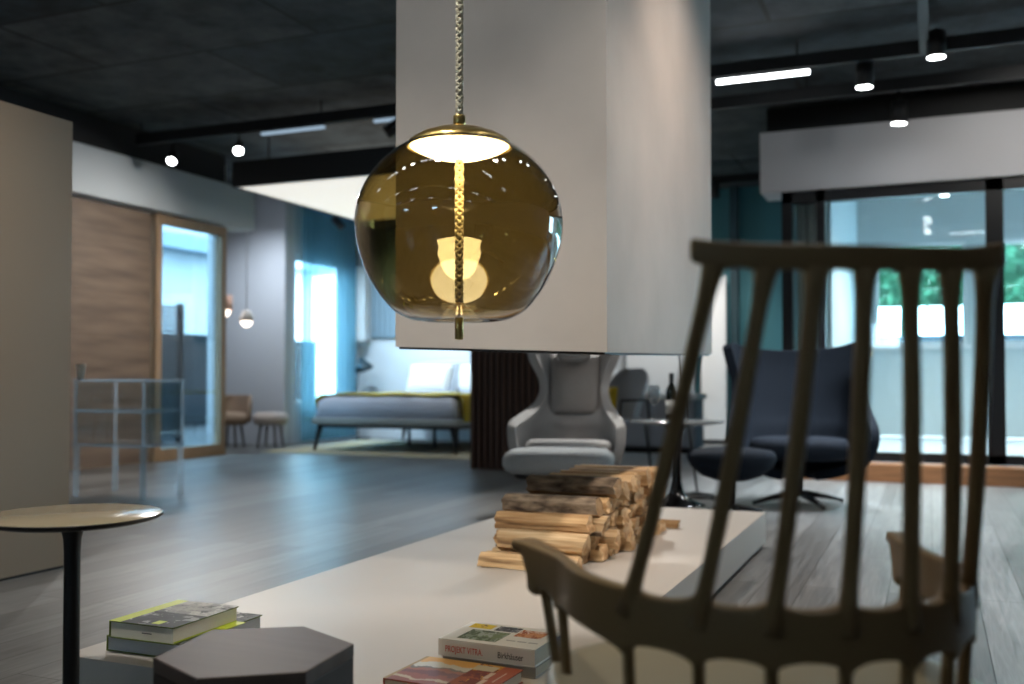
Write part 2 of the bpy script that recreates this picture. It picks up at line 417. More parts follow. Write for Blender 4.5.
a, b_ = -.012, .03
bb = [(-1.70, 3.05, .940), (-.955, 3.05, .9145), (-.955, 4.68, .944), (-1.70, 4.68, .968)]
v0 = [bm.verts.new(p) for p in bb]; v1 = [bm.verts.new((p[0], p[1], p[2] + .0075)) for p in bb]
bi = [(p[0] + (.05 if p[0] < -1.3 else -.05), p[1] + (.05 if p[1] < 4 else -.05), p[2]) for p in bb]
w0 = [bm.verts.new(p) for p in bi]; w1_ = [bm.verts.new((p[0], p[1], p[2] + .0075)) for p in bi]
for i in range(4):
    j = (i + 1) % 4
    bm.faces.new((v0[i], v0[j], v1[j], v1[i])); bm.faces.new((w0[j], w0[i], w1_[i], w1_[j]))
    bm.faces.new((v0[j], v0[i], w0[i], w0[j])); bm.faces.new((v1[i], v1[j], w1_[j], w1_[i]))
link('rim', bm, M_black, hd)

# ------------------------------------------------------------------ firewood
def clip(poly, p, n):
    """keep the part of poly where (q-p).n <= 0"""
    out = []
    for i in range(len(poly)):
        a, b = poly[i], poly[(i + 1) % len(poly)]
        da = (a[0] - p[0]) * n[0] + (a[1] - p[1]) * n[1]; db = (b[0] - p[0]) * n[0] + (b[1] - p[1]) * n[1]
        if da <= 0: out.append(a)
        if (da < 0 < db) or (db < 0 < da):
            t = da / (da - db); out.append((a[0] + t * (b[0] - a[0]), a[1] + t * (b[1] - a[1])))
    return out
def wood_mat(name, dark, mid, light):
    m = mat(name, mid, .8, col2=light, scale=60, stretch=(.06, 1, 1), bump=.8, detail=9, objvar=.25)
    n = m.node_tree; rp_ = [x for x in n.nodes if x.type == 'VALTORGB'][0]; e = rp_.color_ramp.elements
    e[0].position = .30; e[0].color = (*dark, 1); e[1].position = .68; e[1].color = (*light, 1)
    k_ = e.new(.44); k_.color = (*mid, 1)
    return m
M_split = wood_mat('split_wood', (.22, .125, .06), (.52, .34, .17), (.70, .52, .31))
M_split2 = wood_mat('split_wood_orange', (.14, .075, .034), (.40, .235, .105), (.60, .41, .21))
M_end = mat('cut_end', (.68, .48, .27), .8, col2=(.44, .26, .12), scale=34, bump=.4, objvar=.32)
M_bark = mat('bark', (.035, .022, .015), .9, col2=(.34, .26, .18), scale=40, stretch=(.35, 1, 1), bump=1.0, detail=9)
ORD = ['first', 'second', 'third', 'fourth', 'fifth', 'sixth', 'seventh', 'eighth', 'ninth', 'tenth', 'eleventh', 'twelfth', 'thirteenth', 'fourteenth', 'fifteenth', 'sixteenth', 'seventeenth', 'eighteenth']
sites = []; rows = []
ROWH = .056
for r in range(5):
    y0 = (3.24, 3.30, 3.37, 3.44, 3.56)[r]; y1 = (4.33, 4.32, 4.31, 4.29, 4.26)[r]
    n = max(4, int(round((y1 - y0) / .081)))
    for k in range(n):
        y = y0 + (k + .5) * (y1 - y0) / n + rnd.uniform(-.013, .013)
        sites.append((y, .17 + .028 + r * ROWH + rnd.uniform(-.012, .012), r, k, n))
def log_mesh(poly, L, seed, barky):
    """split log: polygon cross-section (y,z about its centre) swept along X"""
    r2 = random.Random(seed); n0 = len(poly)
    # resample each side so the surface can wander
    ring = []; side = []
    for i in range(n0):
        a, b = poly[i], poly[(i + 1) % n0]
        m = max(1, int(math.hypot(b[0] - a[0], b[1] - a[1]) / .014))
        for k in range(m):
            t = k / m; ring.append((a[0] + t * (b[0] - a[0]), a[1] + t * (b[1] - a[1]))); side.append(i)
    S = 9; bm = B(); rings = []; n = len(ring)
    tw = r2.uniform(-.07, .07); ex = [r2.uniform(-.014, .014) for _ in range(n)]; ex2 = [r2.uniform(-.012, .012) for _ in range(n)]
    sl0, sl1 = r2.uniform(-.25, .25), r2.uniform(-.25, .25)
    for s in range(S + 1):
        u = s / S; x = -L / 2 + L * u; f = .995 - .05 * abs(u - .5)
        row = []
        for j, (y, z) in enumerate(ring):
            nz = noise.noise(Vector((x * 5, y * 40 + seed, z * 40))) + .7 * noise.noise(Vector((x * 16, y * 22 + seed, z * 22)))
            k = f - .13 * max(0, nz) - .035 * r2.random()
            xx = x
            if s == 0: xx += sl0 * y + .012 * noise.noise(Vector((y * 60, z * 60, seed)))
            if s == S: xx += sl1 * z + .012 * noise.noise(Vector((y * 60, z * 60, seed + 9)))
            a = tw * (u - .5)
            row.append(bm.verts.new((xx, k * (y * math.cos(a) - z * math.sin(a)), k * (z * math.cos(a) + y * math.sin(a)))))
        rings.append(row)
    for a, b in zip(rings, rings[1:]):
        for j in range(n): bm.faces.new((a[j], a[(j + 1) % n], b[(j + 1) % n], b[j])).material_index = 0
    for ringv, rev in ((rings[0], True), (rings[-1], False)):
        c = sum((v.co for v in ringv), Vector()) / n
        cv = bm.verts.new(c)
        for j in range(n):
            q = (ringv[j], ringv[(j + 1) % n], cv); f_ = bm.faces.new(q[::-1] if rev else q); f_.material_index = 1
    # bark: a rough shell over the sides facing up
    bark = None
    if barky:
        bark = B(); pick = []
        for i in range(n0):
            a, b = poly[i], poly[(i + 1) % n0]
            my, mz = (a[0] + b[0]) / 2, (a[1] + b[1]) / 2
            nl = math.hypot(b[0] - a[0], b[1] - a[1]); nz_ = -(b[0] - a[0]) / nl; ny_ = (b[1] - a[1]) / nl
            if ny_ * my + nz_ * mz < 0: ny_, nz_ = -ny_, -nz_
            if barky(ny_, nz_): pick.append(i)
        idx = [j for j in range(n) if side[j] in pick]
        if idx:
            for j in idx:
                k = (j + 1) % n; cols = {}
                for w in (j, k):
                    for s in range(S + 1):
                        v = rings[s][w].co; d = Vector((0, v.y, v.z)).normalized()
                        o_ = .0035 + .004 * abs(noise.noise(Vector((v.x * 30, v.y * 60, v.z * 60 + seed))))
                        cols[w, s] = (bark.verts.new(v), bark.verts.new(v + d * o_))
                for s in range(S):
                    p, q, p2, q2 = cols[j, s], cols[k, s], cols[j, s + 1], cols[k, s + 1]
                    bark.faces.new((p[1], q[1], q2[1], p2[1]))
                    bark.faces.new((p[0], p2[0], q2[0], q[0]))
                for s in (0, S):
                    p, q = cols[j, s], cols[k, s]; bark.faces.new((p[0], q[0], q[1], p[1]))
                for w in (j, k):
                    for s in range(S): bark.faces.new((cols[w, s][0], cols[w, s + 1][0], cols[w, s + 1][1], cols[w, s][1]))
            bmesh.ops.remove_doubles(bark, verts=bark.verts[:], dist=1e-5)
        else:
            bark.free(); bark = None
    return bm, bark
LAY = ['bottom', 'second', 'third', 'fourth', 'top']
for (y, z, r, k, n) in sites:
    poly = [(y - .052, z - .04), (y + .052, z - .04), (y + .052, z + .04), (y - .052, z + .04)]
    for (y2, z2, *_x) in sites:
        if (y2, z2) == (y, z) or abs(y2 - y) > .16: continue
        poly = clip(poly, ((y + y2) / 2, (z + z2) / 2), (y2 - y, z2 - z))
    poly = clip(poly, (0, .1705), (0, -1))
    # outer rows: rounded free side
    poly = clip(poly, (0, z + .034), (0, 1)); poly = clip(poly, (y - .042, 0), (-1, 0)); poly = clip(poly, (y + .042, 0), (1, 0))
    poly = clip(poly, (y - .026 - rnd.uniform(0, .012), z + .024), (-.7, .7)); poly = clip(poly, (y + .03, z + .022 + rnd.uniform(0, .01)), (rnd.uniform(.3, .9), .7))
    # drop slivers
    p2 = []
    for q in poly:
        if not p2 or math.hypot(q[0] - p2[-1][0], q[1] - p2[-1][1]) > .006: p2.append(q)
    if math.hypot(p2[0][0] - p2[-1][0], p2[0][1] - p2[-1][1]) < .006: p2.pop()
    poly = p2
    cy = sum(q[0] for q in poly) / len(poly); cz = sum(q[1] for q in poly) / len(poly)
    loc = [(q[0] - cy, q[1] - cz) for q in poly]
    L = rnd.uniform(.315, .365)
    topish = (r == 4) or (r >= 3 and k < 2) or (r < 3 and k == 0)
    barky = None
    if (r, k) in ((3, 0), (4, 0)): barky = lambda ny, nz: nz > -.35
    elif (r, k) in ((2, 0),): barky = None
    elif rnd.random() < .22: barky = lambda ny, nz: nz < -.4 or ny > .6
    bm, bark = log_mesh(loc, L, r * 31 + k, barky)
    xc = -1.262 + rnd.uniform(-.022, .022) + (-.012 * (4 - r) * (1 if k < 3 else 0))
    where = 'nearest the books' if k == 0 else ('last at the far end' if k == n - 1 else '%s from the near end' % ORD[k])
    o = link('firewood_log', bm, [M_split if rnd.random() < .6 else M_split2, M_end], None, False, (xc, cy, cz))
    tag(o, '%sfirewood log, %s layer of the stack, %s' % ('bark covered ' if bark and topish else 'split ', LAY[r], where), 'firewood', 'firewood logs stacked on the hearth')
    if bark:
        bo = link('bark', bark, M_bark, o)
# one loose piece beyond the stack
bm, bark = log_mesh([(-.028, -.018), (.026, -.018), (.02, .014), (-.012, .018)], .2, 99, None)
o = link('firewood_log', bm, [M_split2, M_end], None, False, (-1.14, 4.42, .19))
tag(o, 'short split firewood piece lying loose beyond the far end of the stack', 'firewood')

# ------------------------------------------------------------------ books
M_page = mat('page_block', (.72, .68, .56), .8, var=.05, scale=60, stretch=(1, 1, 30))
M_pagegrey = mat('page_block_grey', (.42, .45, .47), .8, var=.05, scale=60, stretch=(1, 1, 30))
def flat(name, col, rough=.45): return mat(name, col, rough)
def text_mesh(s, size, m, parent, loc, rot, name='lettering', sx=1.0):
    cu = bpy.data.curves.new(name, 'FONT'); cu.body = s; cu.size = size; cu.extrude = .0002
    tmp = bpy.data.objects.new('tmp', cu); COL.objects.link(tmp)
    bpy.context.view_layer.update()
    me = bpy.data.meshes.new_from_object(tmp.evaluated_get(bpy.context.evaluated_depsgraph_get()))
    bpy.data.objects.remove(tmp); bpy.data.curves.remove(cu)
    me.materials.clear(); me.materials.append(m)
    o = bpy.data.objects.new(name, me); COL.objects.link(o); o.parent = parent; o.location = loc; o.rotation_euler = rot; o.scale = (sx, 1, 1)
    return o
def book(name, label, loc, rz, w, d, t, cover_m, page_m, spine='x0', group=None, ct=.0028):
    """w along local x, d along local y, t thick; spine on side x0 or y0; origin at its base centre"""
    bk_ = thing(name, label, 'book', loc, rz, group)
    x0, x1, y0, y1 = -w / 2, w / 2, -d / 2, d / 2
    bm = B(); box(bm, x0, x1, y0, y1, 0, ct); box(bm, x0, x1, y0, y1, t - ct, t)
    if spine == 'x0': box(bm, x0, x0 + ct, y0, y1, ct, t - ct)
    else: box(bm, x0, x1, y0, y0 + ct, ct, t - ct)
    o = link('cover', bm, cover_m, bk_); bevelmod(o, .0008, 2)
    i = .004
    if spine == 'x0': pb = BX(x0 + ct, x1 - i, y0 + i, y1 - i, ct, t - ct)
    else: pb = BX(x0 + i, x1 - i, y0 + ct, y1 - i, ct, t - ct)
    link('pages', pb, page_m, bk_)
    return bk_
def cover_mosaic(parent, name, x0, x1, y0, y1, z, cols, nx, ny, seed, th=.0004):
    """printed picture: one flat inlay whose colours come from a procedural cell pattern"""
    m = bpy.data.materials.new(name); m.use_nodes = True
    nt = m.node_tree; b = nt.nodes['Principled BSDF']; b.inputs['Roughness'].default_value = .55; b.inputs['Specular IOR Level'].default_value = .3
    tc = nt.nodes.new('ShaderNodeTexCoord'); mp = nt.nodes.new('ShaderNodeMapping')
    mp.inputs['Scale'].default_value = (nx / (x1 - x0), ny / (y1 - y0), 0); mp.inputs['Location'].default_value = (seed * 3.7, seed * 1.3, 0)
    vo = nt.nodes.new('ShaderNodeTexVoronoi'); vo.distance = 'CHEBYCHEV'; vo.inputs['Scale'].default_value = 1
    nzx = nt.nodes.new('ShaderNodeTexNoise'); nzx.inputs['Scale'].default_value = 2.2
    ad = nt.nodes.new('ShaderNodeMix'); ad.data_type = 'RGBA'; ad.inputs[0].default_value = .5
    rp = nt.nodes.new('ShaderNodeValToRGB'); rp.color_ramp.interpolation = 'CONSTANT' if len(cols) > 3 else 'LINEAR'
    el = rp.color_ramp.elements
    while len(el) < len(cols): el.new(.5)
    for i, c in enumerate(cols): el[i].position = .22 + .56 * i / len(cols); el[i].color = (*c, 1)
    nt.links.new(tc.outputs['Object'], mp.inputs['Vector']); nt.links.new(mp.outputs['Vector'], vo.inputs['Vector']); nt.links.new(mp.outputs['Vector'], nzx.inputs['Vector'])
    nt.links.new(vo.outputs['Color'], ad.inputs[6]); nt.links.new(nzx.outputs['Color'], ad.inputs[7])
    nt.links.new(ad.outputs[2], rp.inputs['Fac']); nt.links.new(rp.outputs['Color'], b.inputs['Base Color'])
    return link('cover_picture', BX(x0, x1, y0, y1, z, z + th), m, parent)
GRN = (.42, .52, .02); LGREY = (.48, .48, .44); DK = (.035, .035, .035)
M_greencov = flat('green_cover', (.10, .14, .012))
M_greenstrip = flat('lime_strip', (.50, .58, .03))
# left pair on the hearth's near end
bl = book('book', 'large thick book, lower of the left hearth pair behind the hexagonal stool', (-1.762, 2.058, .1705), 0, .226, .32, .038, M_greencov, M_pagegrey)
cover_mosaic(bl, 'print_dark', -.068, .113, -.16, .16, .038, ((.45, .44, .40), DK, (.10, .10, .10), (.42, .40, .37), DK), 5, 8, 1)
bu = book('book', 'thick book with lime spine strip and black and white cover, atop the left pair', (-1.752, 2.003, .2092), R(.5), .196, .245, .041, M_greencov, M_page)
link('spine_strip', BX(-.098, -.062, -.1225, .1225, .041, .0414), M_greenstrip, bu)
cover_mosaic(bu, 'print_grey', -.062, .098, .0, .1225, .041, ((.05, .05, .05), (.24, .235, .22), (.36, .35, .32), (.50, .49, .45), (.12, .12, .12)), 5, 5, 2)
cover_mosaic(bu, 'print_black', -.062, .098, -.1225, .0, .041, ((.30, .29, .28), (.03, .03, .03), (.022, .022, .024), (.04, .04, .04), (.42, .41, .38)), 4, 4, 5)
link('cover_label', BX(.018, .042, -.107, -.078, .0414, .0417), M_greenstrip, bu)
link('page_mark', BX(.0, .03, -.1187, -.1184, .018, .0205), flat('mark_dark', (.06, .06, .06)), bu)
link('page_rim', BX(.095, .0955, -.118, .118, .0029, .006), M_greenstrip, bu)
link('ribbon_tab', BX(.1, .135, -.02, .06, .0412, .0428), M_greenstrip, bl)
# right pair
M_bookwhite = flat('book_white', (.70, .69, .64)); M_booksilver = flat('book_silver', (.36, .35, .32), .35)
bs_ = book('book', 'grey book lying under the white titled book on the hearth', (-.930, 2.185, .1705), R(-2), .235, .19, .026, M_booksilver, M_page, 'y0')
bp_ = book('book', 'white picture book with red PROJEKT lettering on its spine, on the grey book', (-.934, 2.170, .1972), R(-2), .245, .172, .040, M_bookwhite, M_page, 'y0')
RED = flat('ink_red', (.55, .045, .03)); INK = flat('ink_black', (.02, .02, .02))
text_mesh('PROJEKT VITRA.', .0205, RED, bp_, (-.104, -.0863, .0115), (R(90), 0, 0), sx=.66)
text_mesh('Birkhäuser', .0205, INK, bp_, (.030, -.0863, .0115), (R(90), 0, 0), sx=.72)
cover_mosaic(bp_, 'print_yellow', -.105, -.045, .035, .072, .04, ((.72, .52, .02), (.72, .52, .02), (.68, .46, .02), (.15, .10, .02)), 3, 2, 3)
cover_mosaic(bp_, 'print_mono', -.035, .025, .030, .072, .04, ((.04, .04, .05), (.30, .30, .32), (.08, .08, .09), (.02, .02, .02), (.4, .4, .42)), 4, 3, 4)
cover_mosaic(bp_, 'print_orange', .030, .098, .0, .062, .04, ((.30, .07, .02), (.60, .28, .12), (.42, .12, .03), (.70, .5, .4), (.22, .05, .02)), 4, 3, 6)
cover_mosaic(bp_, 'print_green', -.085, .015, -.066, .020, .04, ((.04, .07, .03), (.14, .19, .08), (.30, .34, .28), (.07, .10, .04), (.2, .25, .16)), 4, 3, 7)
bm = B()
for k in range(3): box(bm, .03 + k * .028, .053 + k * .028, -.042, -.036, .0402, .0404)
link('cover_caption', bm, flat('ink_grey', (.3, .3, .3)), bp_)
link('jacket_flap', BX(.1195, .1215, .02, .07, .004, .037), flat('jacket_blue', (.05, .17, .38)), bp_)
# red book
br = book('book', 'red and orange landscape photo book on the near right end of the hearth', (-.958, 1.965, .1705), R(-3), .245, .185, .029, flat('red_cover', (.34, .075, .03)), M_page, 'x0')
mr_ = bpy.data.materials.new('print_landscape'); mr_.use_nodes = True
nt = mr_.node_tree; b = nt.nodes['Principled BSDF']; b.inputs['Roughness'].default_value = .3
tc = nt.nodes.new('ShaderNodeTexCoord'); mp = nt.nodes.new('ShaderNodeMapping'); mp.inputs['Rotation'].default_value = (0, 0, R(-4)); mp.inputs['Scale'].default_value = (3, 5.4, 1); mp.inputs['Location'].default_value = (0, .5, 0)
nz = nt.nodes.new('ShaderNodeTexNoise'); nz.inputs['Scale'].default_value = 26; nz.inputs['Detail'].default_value = 4
sx_ = nt.nodes.new('ShaderNodeSeparateXYZ'); ma = nt.nodes.new('ShaderNodeMath'); ma.operation = 'MULTIPLY_ADD'; ma.inputs[1].default_value = .35
sb_ = nt.nodes.new('ShaderNodeMath'); sb_.operation = 'SUBTRACT'; sb_.inputs[1].default_value = .17
rp = nt.nodes.new('ShaderNodeValToRGB'); rp.color_ramp.interpolation = 'CONSTANT'; el = rp.color_ramp.elements
stops = [(0, (.20, .035, .02)), (.12, (.45, .40, .28)), (.22, (.24, .05, .03)), (.34, (.13, .025, .03)), (.5, (.30, .09, .05)), (.58, (.12, .12, .10)), (.64, (.55, .55, .50)), (.82, (.62, .34, .08))]
while len(el) < len(stops): el.new(.5)
for e_, (p, c) in zip(el, stops): e_.position = p; e_.color = (*c, 1)
nt.links.new(tc.outputs['Object'], mp.inputs['Vector']); nt.links.new(tc.outputs['Object'], nz.inputs['Vector']); nt.links.new(mp.outputs['Vector'], sx_.inputs[0])
nt.links.new(nz.outputs['Fac'], ma.inputs[0]); nt.links.new(sx_.outputs['Y'], ma.inputs[2]); nt.links.new(ma.outputs[0], sb_.inputs[0])
nt.links.new(sb_.outputs[0], rp.inputs['Fac']); nt.links.new(rp.outputs['Color'], b.inputs['Base Color'])
link('cover_picture', BX(-.115, .02, -.0925, .0925, .029, .0294), mr_, br)
cover_mosaic(br, 'print_dusk', .02, .078, -.0925, .0925, .029, ((.10, .02, .03), (.55, .28, .04), (.16, .03, .02), (.30, .08, .03), (.08, .015, .02)), 2, 6, 9)
link('cover_label', BX(.018, .072, .045, .08, .0294, .0297), flat('label_pale', (.50, .46, .34)), br)
bm = B()
for k, (y0, y1) in enumerate(((-.085, -.05), (-.045, -.01), (-.004, .04))): box(bm, .082 - .006 * k, .094 - .006 * k, y0, y1, .0292, .0295)
box(bm, .101, .104, -.02, .05, .0292, .0295)
link('cover_marks', bm, flat('mark_white', (.62, .50, .42)), br)
link('spine_band', BX(-.1228, -.115, -.0925, .0925, .029, .0293), flat('spine_tan', (.34, .25, .12)), br)

# ------------------------------------------------------------------ hexagonal stool
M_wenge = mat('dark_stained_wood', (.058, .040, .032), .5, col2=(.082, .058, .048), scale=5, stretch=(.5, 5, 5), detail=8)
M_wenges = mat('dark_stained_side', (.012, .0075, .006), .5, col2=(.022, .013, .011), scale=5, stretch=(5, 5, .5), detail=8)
hx = thing('hexagonal_stool', 'dark stained hexagonal block stool in front of the hearth', 'stool', (-1.105, 1.465, 0), R(-2.5))
pts = []
for k in range(6):
    a = R(-93 + 60 * k + 3); pts.append((.172 * math.cos(a), .172 * math.sin(a)))
for k in range(6): pass
hexp = [(-1.236 + 1.105, 1.357 - 1.465), (-1.085 + 1.105, 1.29 - 1.465), (-.947 + 1.105, 1.39 - 1.465), (-.966 + 1.105, 1.569 - 1.465), (-1.123 + 1.105, 1.642 - 1.465), (-1.27 + 1.105, 1.55 - 1.465)]
hx.rotation_euler = (0, 0, 0)
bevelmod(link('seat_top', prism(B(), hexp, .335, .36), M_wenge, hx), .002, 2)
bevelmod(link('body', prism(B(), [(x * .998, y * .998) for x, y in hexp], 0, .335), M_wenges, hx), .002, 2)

# ------------------------------------------------------------------ round side table
M_lacq = mat('cream_lacquer', (.40, .345, .235), .16, spec=.4)
st = thing('side_table', 'round side table with glossy beige top and slim black stem', 'table', (-1.680, 1.603, 0))
bm = lathe(B(), [(0, .535), (.15, .535), (.174, .541), (.1825, .547), (.1825, .5495), (.181, .5505)], 96, cap1=False)
link('edge', bm, M_black, st, True)
link('top', lathe(B(), [(0, .546), (.180, .546), (.181, .5505), (.178, .552), (0, .552)], 96), M_lacq, st, True)
link('stem', lathe(B(), [(.017, .012), (.0165, .06), (.0165, .47), (.018, .50), (.023, .52), (.031, .535)], 32), M_black, st, True)
link('base', lathe(B(), [(0, 0), (.135, 0), (.137, .003), (.134, .007), (.05, .011), (.018, .016), (0, .016)], 64), M_black, st, True)

# ------------------------------------------------------------------ pendant lamp
LX, LY, LZ = -.878, 1.822, 1.15
pl = thing('pendant_lamp', 'amber glass globe pendant lamp with brass cap hanging in front of the fireplace hood', 'lamp', (LX, LY, LZ))
RT, HT = .2105, .188
def spline(pts, K=6):
    out = []
    for i in range(len(pts) - 1):
        p0, p1, p2, p3 = [pts[max(0, min(len(pts) - 1, i + q))] for q in (-1, 0, 1, 2)]
        for k in range(K):
            t = k / K
            out.append(tuple(.5 * (2 * b + (c - a) * t + (2 * a - 5 * b + 4 * c - d) * t * t + (3 * b - a - 3 * c + d) * t ** 3) for a, b, c, d in zip(p0, p1, p2, p3)))
    return out + [pts[-1]]
# bottom: funnel punt at the rope, flat foot, tight rounded shoulder, then the sphere
low = [(.115, -.1845), (.1345, -.1725), (.150, -.1565), (.1655, -.136), (.1795, -.112), (.1915, -.086), (.2010, -.058), (.2075, -.030), (.2105, 0)]
prof = spline([(.0095, -.158), (.018, -.165), (.034, -.178), (.052, -.1905), (.072, -.1945), (.095, -.1920)] + low)
i = 1
while True:
    a = PI / 2 * i / 30; r = RT * math.cos(a); z = HT * math.sin(a); i += 1
    if r < .104: break
    prof.append((r, z))
bm = lathe(B(), prof, 128, cap0=False, cap1=False)
M_amber = thin_glass('amber_glass', (.47, .38, .19), 1.5, 0, 1.9)
M_amber_in = thin_glass('amber_glass_inner', (.96, .94, .88), 1.35, 0, 1.0)
gl = link('glass_globe', bm, M_amber, pl, True)
zcap = HT * math.sqrt(1 - (.104 / RT) ** 2)
capz = zcap
link('cap', lathe(B(), [(.107, capz - .006), (.1075, capz - .001), (.100, capz + .007), (.08, capz + .019), (.055, capz + .028), (.03, capz + .0325), (.013, capz + .034), (.013, capz + .029), (.05, capz + .024), (.08, capz + .013), (.101, capz + .001), (.104, capz - .006)], 96, cap0=False, cap1=False), M_gold, pl, True)
E_diff = emis('opal_glow', (1.0, .92, .78), 18)
link('diffuser', lathe(B(), [(.100, capz - .004), (.092, capz - .009), (.075, capz - .017), (.05, capz - .025), (.025, capz - .0295), (0, capz - .031)], 96, cap0=False), E_diff, pl, True)
link('ferrule', lathe(B(), [(.0125, capz + .03), (.0125, capz + .058), (.011, capz + .06), (0, capz + .06)], 32), M_gold, pl, True)
HB_ = .197
def braid(bm, z0, z1, rh, rs, pitch, per=10, n=5):
    for s in range(6):
        sg = 1 if s % 2 else -1; ph = 2 * PI * (s // 2) / 3
        N = int((z1 - z0) / pitch * per); pts = []
        for i in range(N + 1):
            u = i / N; a = ph + sg * 2 * PI * u * (z1 - z0) / pitch
            rr_ = rh * (1 + .12 * math.sin(4 * a + s))
            pts.append((rr_ * math.cos(a), rr_ * math.sin(a), z0 + (z1 - z0) * u))
        tube(bm, pts, rs, n, False)
    return bm
M_rope = mat('braided_rope', (.72, .62, .40), .8)
M_ropeg = mat('braided_cord_grey', (.62, .58, .44), .8)
M_core = mat('cord_core', (.10, .09, .07), .8)
o = link('cord', braid(B(), capz + .06, ZC - LZ, .0056, .0027, .040), M_ropeg, pl, True)
link('core', tube(B(), [(0, 0, capz + .06), (0, 0, ZC - LZ)], .0042, 8), M_core, o)
o = link('rope', braid(B(), -.156, capz - .028, .0062, .0030, .042), M_rope, pl, True)
link('core', tube(B(), [(0, 0, -.156), (0, 0, capz - .028)], .0046, 8), mat('rope_core', (.16, .10, .04), .8), o)
link('finial', lathe(B(), [(0, -.233), (.0078, -.232), (.0088, -.229), (.0088, -.203), (.0088, -.197), (.0088, -.160), (.0, -.154)], 24), M_gold, pl, True)
link('ceiling_rose', lathe(B(), [(.055, ZC - LZ - .03), (.06, ZC - LZ - .026), (.06, ZC - LZ), (0, ZC - LZ)], 48), M_gold, pl, True)
pt = bpy.data.lights.new('pendant_glow', 'POINT'); pt.energy = 3; pt.color = (1, .85, .6); pt.shadow_soft_size = .05
po = bpy.data.objects.new('pendant_glow', pt); COL.objects.link(po); po.parent = pl; po.location = (0, 0, capz - .09)

# ------------------------------------------------------------------ comb-back chair (foreground)
M_comb = mat('olive_brown_plastic', (.165, .108, .05), .45, spec=.2)
YAW = R(22.7)
TH = .1168; Bl, Bd = .3694, 1.1121
cx_ = Bl * math.cos(YAW) - Bd * math.sin(YAW); cy_ = Bl * math.sin(YAW) + Bd * math.cos(YAW)
ch = thing('spindle_back_armchair', 'olive brown spindle back armchair seen from behind in the right foreground', 'chair', (cx_, cy_, 0), YAW + TH)
BW, BD, BL_, BT = .26, .275, .462, .306
Z0 = .589; KZ = .033
def bow(t):
    """t in -2..2: the bow's plan curve; |t|<=1 the curved back, beyond it the straight arms"""
    s = -1 if t < 0 else 1; a = abs(t)
    if a <= 1: return (s * BW * math.sin(a * PI / 2), BD * (1 - math.cos(a * PI / 2)))
    u = a - 1; w = BW + (BT - BW) * u * u * .8 + (BT - BW) * .2 * u
    return (s * w, BD + (BL_ - BD) * u)
TS = [-.9928 / (PI / 2), -.6263 / (PI / 2), -.3144 / (PI / 2), 0, .3144 / (PI / 2), .6263 / (PI / 2), .9928 / (PI / 2)]
TLOW = [-1.62, -1.26] + TS + [1.26, 1.62]
def gapfrac(t, marks):
    """0 at a mark .. 1 mid-gap"""
    for a, b in zip(marks, marks[1:]):
        if a <= t <= b: return 1 - abs((t - a) / (b - a) * 2 - 1)
    return 0
def scal(g):  # 0 at mark -> 1 mid
    return math.sqrt(max(0, 1 - (1 - min(1, g)) ** 2)) if g < 1 else 1
bm = B(); rings = []
NB = 240
for i in range(NB + 1):
    t = -2 + 4 * i / NB
    x, y = bow(t); x2, y2 = bow(min(2, t + .01)); x1, y1 = bow(max(-2, t - .01))
    tx, ty = x2 - x1, y2 - y1; l = math.hypot(tx, ty); nx, ny = -ty / l, tx / l      # inward normal
    at_ = abs(t)
    top = Z0 + KZ * y * y
    gu = gapfrac(t, TS) if at_ <= TS[-1] else 1
    if at_ <= TS[-1]: top += .015 * (1 - scal(gu * 1.1)) - .005
    hgt = .062 + .004 * min(1, at_)
    if at_ > 1:
        k_ = min(1, max(0, (at_ - 1.70) / .14)); k_ = k_ * k_ * (3 - 2 * k_)
        hgt = (.066 - .020 * (at_ - 1)) * (1 - k_) + .016 * k_
    gl_ = gapfrac(t, TLOW)
    bot = Z0 + KZ * y * y - hgt - .018 * (1 - scal(gl_ * 1.1)) * (1 if at_ < 1.72 else 0)
    th = .0105 + (.014 * max(0, at_ - 1.2))
    e = 1.0
    if at_ > 1.93: e = math.sqrt(max(.02, 1 - ((at_ - 1.93) / .07) ** 2))
    zm = (top + bot) / 2; hh = (top - bot) / 2 * (.55 + .45 * e); th *= e
    ring = []
    for j in range(16):
        a = 2 * PI * j / 16; c, s = math.cos(a), math.sin(a)
        ex = .24
        u = math.copysign(abs(c) ** ex, c) * th; v = math.copysign(abs(s) ** ex, s) * hh
        v = math.copysign(min(abs(v), hh), v)
        lean = .012 * (v / .03)
        ring.append(bm.verts.new((x + nx * u, y + ny * u, zm + v)))
    rings.append(ring)
for a, b in zip(rings, rings[1:]):
    for j in range(16): bm.faces.new((a[j], a[(j + 1) % 16], b[(j + 1) % 16], b[j]))
bm.faces.new(rings[0][::-1]); bm.faces.new(rings[-1])
link('arm_bow', bm, M_comb, ch, True)
WR, YR, QR, ZR, ZE = .1790, -.0523, 1.255, .9828, .0102
FR = [k / 3 * .868 for k in (-3, -2, -1, 0, 1, 2, 3)]
bm = B(); rings = []
